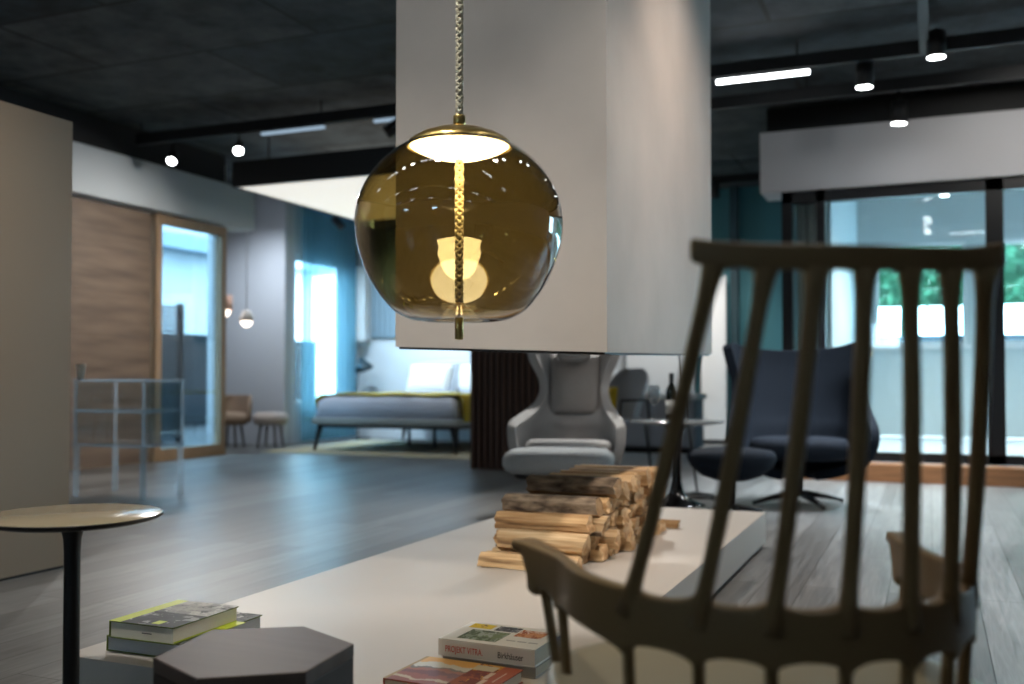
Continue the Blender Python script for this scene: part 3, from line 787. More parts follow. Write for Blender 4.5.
for i in range(161):
    f = -1 + 2 * i / 160; x = WR * f; y = YR + QR * x * x
    top = ZR + ZE * f ** 4 - .001
    if abs(f) <= FR[-1]: g = gapfrac(f, FR)
    else: g = min(1, (abs(f) - FR[-1]) / .12)
    hgt = .027 + .018 * (1 - scal(g))
    bot = top - hgt
    th = .0075; e = 1
    if abs(f) > .975: e = math.sqrt(max(.05, 1 - ((abs(f) - .975) / .025) ** 2))
    nx, ny = -2 * QR * x, 1; l = math.hypot(nx, ny); nx /= l; ny /= l
    ring = []
    for j in range(16):
        a = 2 * PI * j / 16; c, s = math.cos(a), math.sin(a); ex = .4
        u = math.copysign(abs(c) ** ex, c) * th * e; v = math.copysign(abs(s) ** ex, s) * hgt / 2 * (.6 + .4 * e)
        ring.append(bm.verts.new((x + nx * u, y + ny * u, (top + bot) / 2 + v)))
    rings.append(ring)
for a, b in zip(rings, rings[1:]):
    for j in range(16): bm.faces.new((a[j], a[(j + 1) % 16], b[(j + 1) % 16], b[j]))
bm.faces.new(rings[0][::-1]); bm.faces.new(rings[-1])
link('top_rail', bm, M_comb, ch, True)
for t, f in zip(TS, FR):
    x0, y0 = bow(t); x1 = WR * f; y1 = YR + QR * x1 * x1
    za, zb = Z0 + KZ * y0 * y0 - .03, ZR - .024 + ZE * f ** 4
    pts = []; rs = []
    for k in range(21):
        u = k / 20
        pts.append((x0 + (x1 - x0) * u, y0 + (y1 - y0) * u - .006 * math.sin(PI * u), za + (zb - za) * u))
        rs.append(.0108 + .006 * max(0, 1 - u / .16) ** 2 + .006 * max(0, (u - .86) / .14) ** 2 + .0008 * math.sin(PI * u))
    link('back_spindle', tube(B(), pts, rs, 14, True, .8), M_comb, ch, True)
SZ = .43
def seat_outline(a):
    c, s = math.cos(a), math.sin(a); r = (abs(c) ** 2.6 + abs(s) ** 2.6) ** (-1 / 2.6)
    return (.292 * r * c, .245 + .26 * r * s)
for t in TLOW:
    x0, y0 = bow(t); za = Z0 + KZ * y0 * y0 - .048
    dx, dy = x0 * .97, .25 + (y0 - .25) * .95
    a_ = math.atan2(dy - .245, dx); ox_, oy_ = seat_outline(a_)
    for a_ in [a_ + q * .01 for q in range(-60, 61)]:      # the seat edge point in the same direction
        px_, py_ = seat_outline(a_)
        if abs(math.atan2(py_ - .245, px_) - math.atan2(dy - .245, dx)) < .012: ox_, oy_ = px_, py_
    k_ = min(1, .965 * math.hypot(ox_, oy_ - .245) / math.hypot(dx, dy - .245)); dx, dy = dx * k_, .245 + (dy - .245) * k_
    pts = [(x0 + (dx - x0) * u, y0 + (dy - y0) * u, za + (SZ - .018 - za) * u) for u in [k / 10 for k in range(11)]]
    rs = [.0088 + .004 * max(0, 1 - u / .25) ** 2 + .002 * max(0, (u - .8) / .2) for u in [k / 10 for k in range(11)]]
    link('lower_spindle', tube(B(), pts, rs, 12, True, .85), M_comb, ch, True)
bm = B(); rings = []
for sc_, z in ((.0, SZ - .035), (.75, SZ - .034), (.94, SZ - .024), (1.0, SZ - .010), (.985, SZ + .001), (.93, SZ + .002), (.75, SZ - .006), (.4, SZ - .012), (0, SZ - .013)):
    if sc_ == 0: rings.append([bm.verts.new((0, .245, z))]); continue
    ring = []
    for j in range(64):
        x, y = seat_outline(2 * PI * j / 64); ring.append(bm.verts.new((x * sc_, .245 + (y - .245) * sc_, z)))
    rings.append(ring)
for a, b in zip(rings, rings[1:]):
    for j in range(64):
        k = (j + 1) % 64
        if len(a) == 1: bm.faces.new((a[0], b[k], b[j]))
        elif len(b) == 1: bm.faces.new((a[j], a[k], b[0]))
        else: bm.faces.new((a[j], a[k], b[k], b[j]))
M_seat = mat('olive_seat', (.20, .175, .11), .42)
o = link('seat', bm, M_seat, ch, True); o['label'] = 'smooth lighter beige olive seat'
for sx in (-1, 1):
    for (ya, yb) in ((.10, .0), (.39, .45)):
        pts = [(sx * .17 + sx * .06 * u, ya + (yb - ya) * u, SZ - .03 - (SZ - .03) * u) for u in [k / 8 for k in range(9)]]
        link('leg', tube(B(), pts, [.019 - .008 * k / 8 for k in range(9)], 16), M_comb, ch, True)

# ------------------------------------------------------------------ upholstered shells
def shell(name, rows, m, parent, thick, nseg=28, power=2.2, edge=0, top_wave=0, sub=1, corner=0):
    """upholstered shell from rows (z, half width, wrap depth, back y); sitter faces -y"""
    bm = B(); rings = []
    # densify rows by Catmull-Rom
    dense = []
    K = 5
    for i in range(len(rows) - 1):
        p0, p1, p2, p3 = rows[max(0, i - 1)], rows[i], rows[i + 1], rows[min(len(rows) - 1, i + 2)]
        for k in range(K):
            t = k / K
            dense.append(tuple(.5 * (2 * b + (c - a) * t + (2 * a - 5 * b + 4 * c - d) * t * t + (3 * b - a - 3 * c + d) * t ** 3) for a, b, c, d in zip(p0, p1, p2, p3)))
    dense.append(rows[-1])
    n = len(dense)
    for ri, (z, w, f, yb) in enumerate(dense):
        ring = []
        for j in range(nseg + 1):
            s = -1 + 2 * j / nseg
            x = w * math.sin(s * PI / 2 * .98)
            y = yb - f * abs(s) ** power
            zz = z + top_wave * (ri / (n - 1)) ** 3 * abs(s) ** 2
            zz -= corner * (ri / (n - 1)) ** 4 * max(0, (abs(s) - .7) / .3) ** 2
            ring.append(bm.verts.new((x, y, zz)))
        rings.append(ring)
    for a, b in zip(rings, rings[1:]):
        for j in range(nseg): bm.faces.new((a[j], a[j + 1], b[j + 1], b[j]))
    o = link(name, bm, m, parent, True)
    md = o.modifiers.new('solid', 'SOLIDIFY'); md.thickness = thick; md.offset = 0
    bv = o.modifiers.new('bev', 'BEVEL'); bv.width = thick * .42; bv.segments = 3; bv.limit_method = 'ANGLE'; bv.angle_limit = R(55)
    subsurf(o, sub)
    return o
M_fabg = mat('grey_wool', (.38, .385, .39), .9, var=.08, scale=120, bump=.15, sheen=.3)
M_fabg2 = mat('grey_wool_panel', (.27, .265, .265), .9, var=.08, scale=120, bump=.15)
M_fabo = mat('grey_blue_wool', (.30, .33, .35), .9, var=.08, scale=120, bump=.15)
gr = thing('lounge_chair', 'light grey high back lounge chair behind the firewood', 'armchair', (-2.165, 6.23, 0), R(13))
shell('shell', [(.30, .29, .44, .06), (.40, .325, .50, .04), (.50, .335, .50, .02), (.555, .33, .45, 0), (.61, .275, .27, .01), (.67, .225, .15, .05), (.76, .20, .10, .09), (.86, .22, .12, .13), (.97, .27, .19, .17), (1.06, .285, .22, .20), (1.13, .26, .18, .22)], M_fabg, gr, .06)
o = link('back_panel', pillow(.33, .42, .075, 12, .45), M_fabg2, gr, True, (0, .015, .80)); o.rotation_euler = (R(90 - 17), 0, 0)
o['label'] = 'darker grey padded back panel'
o = link('neck_cushion', rcushion(.115, .04, .075, 3), M_fabg2, gr, True, (0, -.035, .985)); o.rotation_euler = (R(-18), 0, 0)
o = link('seat', rcushion(.275, .29, .13, 3.4), M_fabg, gr, True, (0, -.25, .385)); o.rotation_euler = (R(-4), 0, 0)
bm = B()
tube(bm, [(0, -.2, .06), (0, -.2, .32)], .03, 16)
for k in range(4):
    a = R(45 + 90 * k); tube(bm, [(0, -.2, .07), (.31 * math.cos(a), -.2 + .31 * math.sin(a), .02)], [.022, .014], 10)
link('base', bm, M_black, gr, True)
go = thing('ottoman', 'light grey cushioned ottoman in front of the grey lounge chair', 'ottoman', (-1.965, 5.395, 0), R(13))
link('cushion', rcushion(.315, .25, .135, 3.6), M_fabo, go, True, (0, 0, .365))
link('tray', rcushion(.25, .19, .03, 4), M_black, go, True, (0, 0, .285))
bm = B(); tube(bm, [(0, 0, .05), (0, 0, .28)], .025, 16)
for k in range(4):
    a = R(45 + 90 * k); tube(bm, [(0, 0, .06), (.22 * math.cos(a), .22 * math.sin(a), .018)], [.02, .012], 10)
link('base', bm, M_black, go, True)

M_navy = mat('navy_wool', (.007, .0125, .022), .85, spec=.2, var=.15, scale=110, bump=.12)
eg = thing('wing_armchair', 'dark navy wing armchair on a star base behind the spindle chair', 'armchair', (-.835, 6.98, 0), R(15))
shell('shell', [(.19, .10, .12, .02), (.23, .24, .28, .06), (.31, .38, .40, .10), (.41, .43, .47, .14), (.50, .44, .47, .17), (.57, .43, .42, .20), (.66, .41, .34, .23), (.80, .405, .30, .27), (.92, .435, .31, .30), (1.03, .46, .30, .32)], M_navy, eg, .065, 32, 2.0, 0, .09, 1, .07)
link('seat', rcushion(.325, .30, .14, 2.8), M_navy, eg, True, (0, -.12, .375))
bm = B()
tube(bm, [(0, -.05, .05), (0, -.05, .26)], [.028, .022], 16)
for k in range(4):
    a = R(20 + 90 * k); tube(bm, [(0, -.05, .075), (.2 * math.cos(a), -.05 + .2 * math.sin(a), .045), (.33 * math.cos(a), -.05 + .33 * math.sin(a), .012)], [.024, .018, .012], 10)
link('base', bm, M_black, eg, True)
eo = thing('ottoman', 'dark navy rounded footstool left of the wing armchair', 'ottoman', (-1.145, 6.27, 0), R(12))
bm = B(); 
lathe(bm, [(0, .20), (.09, .205), (.18, .235), (.245, .29), (.268, .345), (.262, .372), (.235, .392), (.15, .405), (0, .41)], 56)
xform(bm, Matrix.Diagonal((1.02, .80, 1, 1)))
link('cushion', bm, M_navy, eo, True)
bm = B(); tube(bm, [(0, 0, .04), (0, 0, .22)], .02, 16)
for k in range(4):
    a = R(20 + 90 * k); tube(bm, [(0, 0, .045), (.2 * math.cos(a), .2 * math.sin(a), .012)], [.018, .011], 10)
link('base', bm, M_black, eo, True)

# ------------------------------------------------------------------ bistro table, bottle, glass
bt = thing('bistro_table', 'small round bistro table with flared black pedestal holding bottle and glass', 'table', (-1.555, 6.535, 0))
link('top', lathe(B(), [(0, .535), (.24, .535), (.305, .546), (.312, .552), (.310, .557), (0, .557)], 72), mat('marble_top', (.13, .14, .145), .12, var=.25, scale=4), bt, True)
link('pedestal', lathe(B(), [(0, 0), (.185, 0), (.187, .006), (.16, .016), (.09, .04), (.05, .085), (.033, .16), (.030, .30), (.034, .44), (.05, .50), (.10, .533), (0, .5345)], 64), mat('black_gloss', (.010, .010, .011), .18), bt, True)
wb = thing('wine_bottle', 'dark wine bottle with pale label standing on the bistro table', 'bottle', (-1.585, 6.53, .5575))
link('body', lathe(B(), [(0, 0), (.036, 0), (.0375, .004), (.0375, .19), (.034, .212), (.022, .232), (.0145, .25), (.0135, .30), (.0155, .302), (.0155, .312), (.013, .314), (0, .314)], 40), mat('dark_bottle_glass', (.008, .012, .010), .08), wb, True)
link('label', lathe(B(), [(.0379, .045), (.0381, .045), (.0381, .135), (.0379, .135)], 40, cap0=False, cap1=False), mat('bottle_label', (.55, .55, .52), .6), wb, True)
link('capsule', lathe(B(), [(.0165, .255), (.0158, .30), (.0175, .303), (.0175, .314), (.013, .3155), (0, .3155)], 32, cap0=False), mat('foil', (.02, .02, .022), .4), wb, True)
wg = thing('wine_glass', 'clear stemmed wine glass beside the bottle on the bistro table', 'glass', (-1.695, 6.49, .5575))
M_clear = thin_glass('clear_glass', (.84, .87, .89), 1.6, .05, 3.0)
link('bowl', lathe(B(), [(.003, .10), (.022, .112), (.038, .14), (.043, .17), (.038, .215), (.033, .235), (.032, .235), (.037, .214), (.0415, .17), (.036, .141), (.02, .114), (.0, .104)], 40, cap0=False), M_clear, wg, True)
link('stem', lathe(B(), [(.004, .006), (.0032, .05), (.0035, .095), (.006, .104)], 16), M_clear, wg, True)
link('foot', lathe(B(), [(0, 0), (.034, 0), (.034, .0015), (.01, .004), (.004, .008), (0, .008)], 40), M_clear, wg, True)

# floor lamp leaning behind the table
fl = thing('floor_lamp', 'slim black floor lamp with thin slanting rod behind the bistro table', 'lamp', (-1.525, 7.03, 0))
link('base', lathe(B(), [(0, 0), (.13, 0), (.132, .005), (.12, .02), (.06, .028), (.02, .04), (0, .04)], 48), M_black, fl, True)
link('rod', tube(B(), [(0, 0, .035), (-.11, -.045, .98), (-.15, -.06, 1.32)], .0075, 12), M_black, fl, True)
link('lamp_shade', xform(lathe(B(), [(.075, -.09), (.07, -.05), (.035, .0), (.02, .02), (0, .022)], 32, cap0=False), Matrix.Translation((-.17, -.07, 1.35))), M_black, fl, True)
pts = [(.10, -.02, .006), (.16, .03, .006), (.20, -.02, .03), (.15, -.08, .02), (.08, -.11, .03), (.15, -.15, .006), (.30, -.12, .006)]
dn = []
for i in range(len(pts) - 1):
    p0, p1, p2, p3 = [Vector(pts[max(0, min(len(pts) - 1, i + q))]) for q in (-1, 0, 1, 2)]
    for k in range(8):
        t = k / 8; dn.append(.5 * (2 * p1 + (p2 - p0) * t + (2 * p0 - 5 * p1 + 4 * p2 - p3) * t * t + (3 * p1 - p0 - 3 * p2 + p3) * t ** 3))
o = link('power_cord', tube(B(), dn, .005, 8), M_black, fl, True)

# grey shell chair and desk further back
M_shellg = mat('grey_plastic', (.33, .35, .38), .5)
gc = thing('shell_chair', 'grey rounded shell chair with black frame far behind the lounge chair', 'chair', (-2.68, 8.87, 0), R(-25))
shell('backrest', [(.46, .20, .18, .18), (.56, .22, .20, .21), (.68, .235, .16, .24), (.80, .225, .10, .27), (.88, .18, .06, .285), (.93, .10, .03, .29)], M_shellg, gc, .014, 20)
link('seat', rcushion(.225, .22, .04, 3), M_shellg, gc, True, (0, 0, .45))
for sx in (-1, 1):
    bm = B()
    for sy in (-1, 1): tube(bm, [(sx * .20, sy * .18, .44), (sx * .24, sy * .22, 0)], .011, 10)
    tube(bm, [(sx * .25, -.2, .64), (sx * .25, .16, .64), (sx * .24, .2, .44), (sx * .20, .18, .44), (sx * .20, -.18, .44), (sx * .23, -.2, .44), (sx * .25, -.2, .64)], .011, 10)
    link('side_frame', bm, M_black, gc, True)
cu = tag(link('cushion', pillow(.32, .32, .10, 12), mat('yellow_fabric', (.55, .38, .02), .85), None, True, (-2.80, 8.87, .60)), 'yellow cushion standing in the grey shell chair', 'cushion')
cu.rotation_euler = (R(78), 0, R(-25))
dk = thing('sideboard', 'low white topped grey sideboard against the pale partition', 'sideboard', (-2.95, 11.2, 0))
bevelmod(link('body', BX(-1.0, .55, -.22, .22, .06, .60), mat('sideboard_grey', (.22, .24, .28), .6), dk), .004)
link('top', BX(-1.03, .58, -.24, .24, .60, .66), mat('sideboard_white', (.55, .55, .56), .5), dk)
link('plinth', BX(-.96, .5, -.19, .19, 0, .06), M_black, dk)
for k in range(3): link('door', BX(-.97 + k * .51, -.485 + k * .51, -.236, -.22, .08, .585), mat('sideboard_door', (.25, .27, .31), .6) if k == 0 else MATS['sideboard_door'], dk)

# ------------------------------------------------------------------ slatted dark screen
sl = thing('slatted_screen', 'dark brown vertical slat screen between the bed and the grey lounge chair', 'screen', (-3.93, 8.42, 0))
M_walnut = mat('walnut_slats', (.075, .038, .025), .5, col2=(.12, .062, .042), scale=5, stretch=(5, 5, .5))
link('panel', BX(0, .95, .03, .34, 0, 2.3), mat('walnut_dark', (.018, .010, .008), .6), sl)
bm = B(); x = .0
while x < .93:
    box(bm, x, x + .032, 0, .03, .0, 2.3); x += .062
y = .04
while y < .32:
    box(bm, -.03, 0, y, y + .032, .0, 2.3); y += .062
link('slats', bm, M_walnut, sl)

# ------------------------------------------------------------------ clear acrylic shelf unit
M_acr = thin_glass('clear_acrylic', (.84, .90, .93), 1.55, .03, 1.3)
M_acre = mat('acrylic_edge', (.30, .40, .46), .12, spec=.8)
# edges: pale, half transparent
me_ = bpy.data.materials.new('acrylic_edge_clear'); me_.use_nodes = True
nt = me_.node_tree; nt.nodes.clear()
g = nt.nodes.new('ShaderNodeBsdfGlossy'); g.inputs['Roughness'].default_value = .15; g.inputs[0].default_value = (.85, .93, 1, 1)
tr = nt.nodes.new('ShaderNodeBsdfTransparent'); tr.inputs[0].default_value = (.88, .93, .96, 1)
tl = nt.nodes.new('ShaderNodeBsdfTranslucent'); tl.inputs[0].default_value = (.75, .88, 1, 1)
mx = nt.nodes.new('ShaderNodeMixShader'); mx.inputs[0].default_value = .22; mx2 = nt.nodes.new('ShaderNodeMixShader'); mx2.inputs[0].default_value = .24
ou = nt.nodes.new('ShaderNodeOutputMaterial')
nt.links.new(tr.outputs[0], mx.inputs[1]); nt.links.new(g.outputs[0], mx.inputs[2]); nt.links.new(mx.outputs[0], mx2.inputs[1]); nt.links.new(tl.outputs[0], mx2.inputs[2]); nt.links.new(mx2.outputs[0], ou.inputs[0])
ac = thing('acrylic_shelf', 'clear acrylic shelf unit in front of the oak boarded door', 'shelf', (-5.63, 5.37, 0))
AW, AD = .64, .40
for z in (.36, .60, .815):
    s_ = link('shelf_board', BX(0, AW, 0, AD, z, z + .012), M_acr, ac)
    bm = B(); e = .005
    box(bm, -e, AW + e, -e, 0, z - .002, z + .014); box(bm, -e, AW + e, AD, AD + e, z - .002, z + .014)
    box(bm, -e, 0, 0, AD, z - .002, z + .014); box(bm, AW, AW + e, 0, AD, z - .002, z + .014)
    link('edge', bm, me_, s_)
for (x, y) in ((0, 0), (AW - .03, 0), (0, AD - .03), (AW - .03, AD - .03)):
    link('leg', BX(x, x + .03, y, y + .03, 0, .354), me_, ac)
for (x, y) in ((0, 0), (AW - .016, 0), (0, AD - .016), (AW - .016, AD - .016)):
    link('post', BX(x, x + .016, y, y + .016, .372, .809), me_, ac)
link('side_panel', BX(-.004, 0.0, .02, AD - .02, .38, .81), M_acr, ac); link('side_panel', BX(AW, AW + .004, .02, AD - .02, .38, .81), M_acr, ac)
link('back_panel', BX(.02, AW - .02, AD, AD + .004, .38, .81), M_acr, ac)
vz = tag(link('vase', lathe(B(), [(0, 0), (.018, 0), (.02, .01), (.031, .10), (.033, .11), (.03, .11), (.018, .012), (0, .008)], 32), mat('cream_vase', (.85, .76, .64), .5), None, True, (-5.598, 5.40, .8275)), 'small cream conical cup on top of the acrylic shelf', 'vase')

# ------------------------------------------------------------------ bed
bd = thing('bed', 'double bed with pale blue mattress on a slim grey frame with black legs', 'bed', (-5.63, 9.70, .012))
M_bedf = mat('bed_frame', (.34, .37, .37), .7)
bevelmod(link('frame', BX(-.92, .92, 0, 2.25, .30, .375), M_bedf, bd), .02, 3)
link('under_frame', BX(-.85, .85, .08, 2.15, .262, .30), M_black, bd)
for (x, y) in ((-.86, .07), (.86, .07), (-.86, 2.1), (.86, 2.1)):
    s = -1 if x < 0 else 1
    link('leg', tube(B(), [(x - s * .02, y, .30), (x + s * .045, y - .03 * (1 if y < 1 else -1), 0)], [.034, .016], 12), M_black, bd, True)
for (x, y) in ((-.25, 1.1), (.1, 1.1), (.4, 1.1)): link('leg', tube(B(), [(x, y, .27), (x, y, 0)], .02, 10), M_black, bd, True)
# mattress with soft wrinkles
bm = B(); NX, NY = 40, 44
def mz(u, v):
    ex = (1 - abs(u) ** 12) ** .5 if abs(u) < 1 else 0; ey = (1 - abs(v) ** 14) ** .5 if abs(v) < 1 else 0
    return .375 + .255 * min(ex, ey) ** .6
gv = [[None] * (NY + 1) for _ in range(NX + 1)]
for i in range(NX + 1):
    for j in range(NY + 1):
        u = -1 + 2 * i / NX; v = -1 + 2 * j / NY
        u = math.copysign(abs(u) ** .6, u); v = math.copysign(abs(v) ** .6, v)
        z = mz(u, v); w = noise.noise(Vector((u * 5, v * 5, 3))) * .012
        gv[i][j] = bm.verts.new((u * (.89 + w), 1.13 + v * (1.10 + w), z + noise.noise(Vector((u * 4, v * 9, 1))) * .012 * (1 if z > .5 else 0)))
for i in range(NX):
    for j in range(NY): bm.faces.new((gv[i][j], gv[i + 1][j], gv[i + 1][j + 1], gv[i][j + 1]))
rim = [gv[i][0] for i in range(NX + 1)] + [gv[NX][j] for j in range(1, NY + 1)] + [gv[i][NY] for i in range(NX - 1, -1, -1)] + [gv[0][j] for j in range(NY - 1, 0, -1)]
bm.faces.new(rim[::-1])
link('mattress', bm, mat('bed_linen', (.62, .66, .78), .85), bd, True)
o = link('headboard', rcushion(.95, .32, .10, 5), mat('headboard_grey', (.42, .42, .44), .85), bd, True, (0, 2.36, .74)); o.rotation_euler = (R(90), 0, 0)
# yellow throw folded over the bed
bm = B(); g2 = []
NU = 40
for j in range(9):
    y = 9.84 + j * .19; row = []
    for i in range(NU + 1):
        u = -1.3 + 2.6 * i / NU
        if abs(u) <= .92: x = u * .98; z = .645 + .006 * math.sin(9 * u + j)
        else:
            s = 1 if u > 0 else -1; k = (abs(u) - .92); x = s * (.92 + .02 + .012 * math.sin(y * 20)); z = .63 - k * .72
        row.append((bm.verts.new((-5.63 + x, y + .02 * math.sin(i), z + .012)), bm.verts.new((-5.63 + x * .985, y + .02 * math.sin(i), z - .002))))
    g2.append(row)
for j in range(8):
    for i in range(NU):
        a, b, c, d = g2[j][i], g2[j][i + 1], g2[j + 1][i + 1], g2[j + 1][i]
        bm.faces.new((a[0], b[0], c[0], d[0])); bm.faces.new((d[1], c[1], b[1], a[1]))
for j in range(8):
    for i in (0, NU): bm.faces.new((g2[j][i][0], g2[j + 1][i][0], g2[j + 1][i][1], g2[j][i][1]))
for i in range(NU):
    for j in (0, 8): bm.faces.new((g2[j][i][0], g2[j][i + 1][0], g2[j][i + 1][1], g2[j][i][1]))
tag(link('bed_throw', bm, mat('mustard_throw', (.50, .36, .03), .9), None, True), 'mustard yellow throw spread across the bed', 'blanket')
M_pil = mat('pillow_white', (.80, .80, .80), .85)
o = tag(link('pillow', pillow(.62, .40, .16), M_pil, None, True, (-6.02, 11.62, .83)), 'white pillow propped on the left of the headboard', 'pillow', 'pillows on the bed'); o.rotation_euler = (R(64), 0, R(3))
o = tag(link('pillow', pillow(.62, .40, .16), M_pil, None, True, (-5.40, 11.80, .83)), 'white pillow tucked behind the front pillow on the bed', 'pillow', 'pillows on the bed'); o.rotation_euler = (R(68), 0, R(-4))
# rug under the bed
mr2 = mat('rug_wool', (.40, .37, .34), .95, col2=(.52, .43, .22), scale=5, bump=.2)
tag(link('rug', BX(-7.0, -4.25, 9.35, 11.6, 0.001, .012), mr2, None), 'cream and mustard patterned rug lying under the bed', 'rug')
# bedside reading lamp
nl = thing('reading_lamp', 'black bedside reading lamp with small conical shade beside the bed', 'lamp', (-7.26, 12.0, 0))
link('base', lathe(B(), [(0, 0), (.11, 0), (.11, .015), (0, .02)], 32), M_black, nl, True)
link('stem', tube(B(), [(-.08, 0, .015), (-.10, 0, .5), (-.08, 0, .9), (-.03, 0, 1.05)], .009, 10), M_black, nl, True)
o = link('lamp_shade', lathe(B(), [(.13, -.07), (.115, -.03), (.05, .06), (.03, .11), (0, .115)], 32, cap0=False), mat('shade_black', (.006, .03, .045), .5), nl, True, (0.0, 0, 1.02)); o.rotation_euler = (0, R(-22), 0)
# sheer curtain and its rail
def curtain(x0, x1, y0, y1, z0, z1, m, amp, waves, along='y', parent=None, name='curtain', th=.004):
    bm = B(); N = waves * 10; fr = []
    for k in range(N + 1):
        u = k / N; o_ = amp * math.sin(2 * PI * waves * u) * (.7 + .3 * math.sin(7 * u)) + amp * .4 * math.sin(5.3 * PI * waves * u / 3)
        p = (x0 + o_, y0 + (y1 - y0) * u) if along == 'y' else (x0 + (x1 - x0) * u, y0 + o_)
        d_ = (th, 0) if along == 'y' else (0, th)
        fr.append([bm.verts.new((p[0], p[1], z0)), bm.verts.new((p[0], p[1], z1)), bm.verts.new((p[0] + d_[0], p[1] + d_[1], z1)), bm.verts.new((p[0] + d_[0], p[1] + d_[1], z0))])
    for a, b in zip(fr, fr[1:]):
        for j in range(4): bm.faces.new((a[j], b[j], b[(j + 1) % 4], a[(j + 1) % 4]))
    bm.faces.new(fr[0]); bm.faces.new(fr[-1][::-1])
    return link(name, bm, m, parent, True)
def sheer(name, col, tr_, share):
    m = bpy.data.materials.new(name); m.use_nodes = True; nt = m.node_tree; nt.nodes.clear()
    d = nt.nodes.new('ShaderNodeBsdfDiffuse'); d.inputs[0].default_value = (*col, 1)
    l = nt.nodes.new('ShaderNodeBsdfTranslucent'); l.inputs[0].default_value = (*col, 1)
    t = nt.nodes.new('ShaderNodeBsdfTransparent'); t.inputs[0].default_value = (*tr_, 1)
    a = nt.nodes.new('ShaderNodeMixShader'); a.inputs[0].default_value = .5; b = nt.nodes.new('ShaderNodeMixShader'); b.inputs[0].default_value = share
    o = nt.nodes.new('ShaderNodeOutputMaterial')
    nt.links.new(d.outputs[0], a.inputs[1]); nt.links.new(l.outputs[0], a.inputs[2]); nt.links.new(a.outputs[0], b.inputs[1]); nt.links.new(t.outputs[0], b.inputs[2]); nt.links.new(b.outputs[0], o.inputs[0])
    return m
sh = thing('sheer_curtain', 'sheer pale blue floor length curtain over the bright bedroom window', 'curtain', (-7.42, 10.76, 0))
curtain(0, 0, 0, 1.33, .03, 3.08, sheer('sheer_blue', (.35, .62, .74), (.80, .92, .96), .62), .025, 11, 'y', sh, 'fabric', .003)
link('rail', BX(-.03, .03, -.02, 1.36, 3.08, 3.11), M_track, sh)
gcu = thing('grey_curtain', 'pale grey gathered curtain behind the narrow left pane of the glass room', 'curtain', (-1.06, 9.16, .13))
curtain(-.02, .2, 0, 0, .02, 2.30, mat('curtain_grey', (.42, .42, .40), .9), .028, 4, 'x', gcu, 'fabric', .006)
link('rail', BX(-.04, .22, -.015, .015, 2.30, 2.325), M_track, gcu)

# ------------------------------------------------------------------ padded stools and small pendants in the alcove
M_pink = mat('stool_fabric', (.50, .41, .36), .9, col2=(.40, .38, .38), scale=2.5)
M_brownf = mat('stool_fabric_tan', (.30, .21, .15), .9)
M_legb = mat('stool_leg', (.075, .055, .045), .5)
def stool(label, x, y, m, back):
    t = thing('padded_stool', label, 'stool', (x, y, 0), 0, 'padded stools in the alcove')
    link('seat', lathe(B(), [(0, .27), (.17, .27), (.205, .30), (.215, .35), (.20, .40), (.16, .42), (0, .43)], 40), m, t, True)
    for k in range(4):
        a = R(45 + 90 * k + 12); c, s = math.cos(a), math.sin(a)
        link('leg', tube(B(), [(.12 * c, .12 * s, .275), (.165 * c, .165 * s, 0)], [.019, .011], 10), M_legb, t, True)
    if back:
        shell('backrest', [(.30, .20, .16, .20), (.42, .21, .17, .21), (.55, .20, .15, .22), (.63, .16, .1, .225)], M_brownf, t, .035, 16)
    return t
stool('round padded pink grey stool standing by the bedroom curtain', -7.42, 10.12, M_pink, False)
stool('tan padded stool half hidden by the oak door frame', -7.86, 9.93, M_brownf, True)
E_bulb = emis('small_bulb', (1.0, .86, .72), 3.2)
M_pinkgl = mat('pink_glass', (.70, .42, .32), .25)
def small_pendant(label, x, y, z, s):
    t = thing('small_pendant', label, 'lamp', (x, y, z), 0, 'small pendants in the alcove')
    link('cord', tube(B(), [(0, 0, .1 * s), (0, 0, ZC - z)], .006, 8), mat('white_cord', (.6, .6, .6), .6) if 'white_cord' not in MATS else MATS['white_cord'], t, True)
    link('shade', lathe(B(), [(.03, .10), (.045, .09), (.06, .05), (.085, .0), (.08, -.02), (.06, -.035)], 32, cap0=True, cap1=False) if s < 1.2 else lathe(B(), [(.03, .16), (.09, .15), (.095, 0), (.09, -.02)], 32, cap1=False), M_pinkgl if s > 1.2 else mat('white_glass_shade', (.75, .70, .66), .3), t, True)
    link('bulb', lathe(B(), [(0, -.10), (.04, -.088), (.066, -.045), (.062, -.01), (.03, .02), (0, .025)], 24), E_bulb, t, True)
small_pendant('small glowing white pendant hanging over the padded stools', -7.32, 9.51, 1.53, 1)
small_pendant('small pinkish pendant half hidden behind the oak door frame', -7.50, 9.34, 1.64, 1.3)

# ------------------------------------------------------------------ tracks, tubes and spots on the ceiling
def track(label, x0, x1, y0, y1, z0=3.09):
    bm = BX(min(x0, x1) - (.03 if x0 == x1 else 0), max(x0, x1) + (.03 if x0 == x1 else 0), min(y0, y1) - (.03 if y0 == y1 else 0), max(y0, y1) + (.03 if y0 == y1 else 0), z0, z0 + .10)
    t = thing('lighting_track', label, 'lighting track', (0, 0, 0))
    link('profile', bm, M_track, t)
    hz = y0 == y1; n = max(2, int((abs(x1 - x0) if hz else abs(y1 - y0)) / 2))
    for k in range(n + 1):
        u = (k + .02) / (n + .04); p = (x0 + (x1 - x0) * u, y0 + (y1 - y0) * u)
        link('hanger', tube(B(), [(*p, z0 + .09), (*p, ZC)], .008), M_track, t)
    return t
track('long black ceiling track crossing the room in front of the canopy', -7.05, 5.3, 7.48, 7.48)
track('black ceiling track nearer the glass room fascia', -3.0, 5.3, 8.36, 8.36)
track('black ceiling track running towards the viewer at the right', -.02, -.02, 1.24, 7.44)
track('black ceiling track above the near end of the hearth', -5.5, 3.0, 1.2, 1.2)
track('black ceiling track above the viewer', -6.5, 4.5, -.9, -.9)
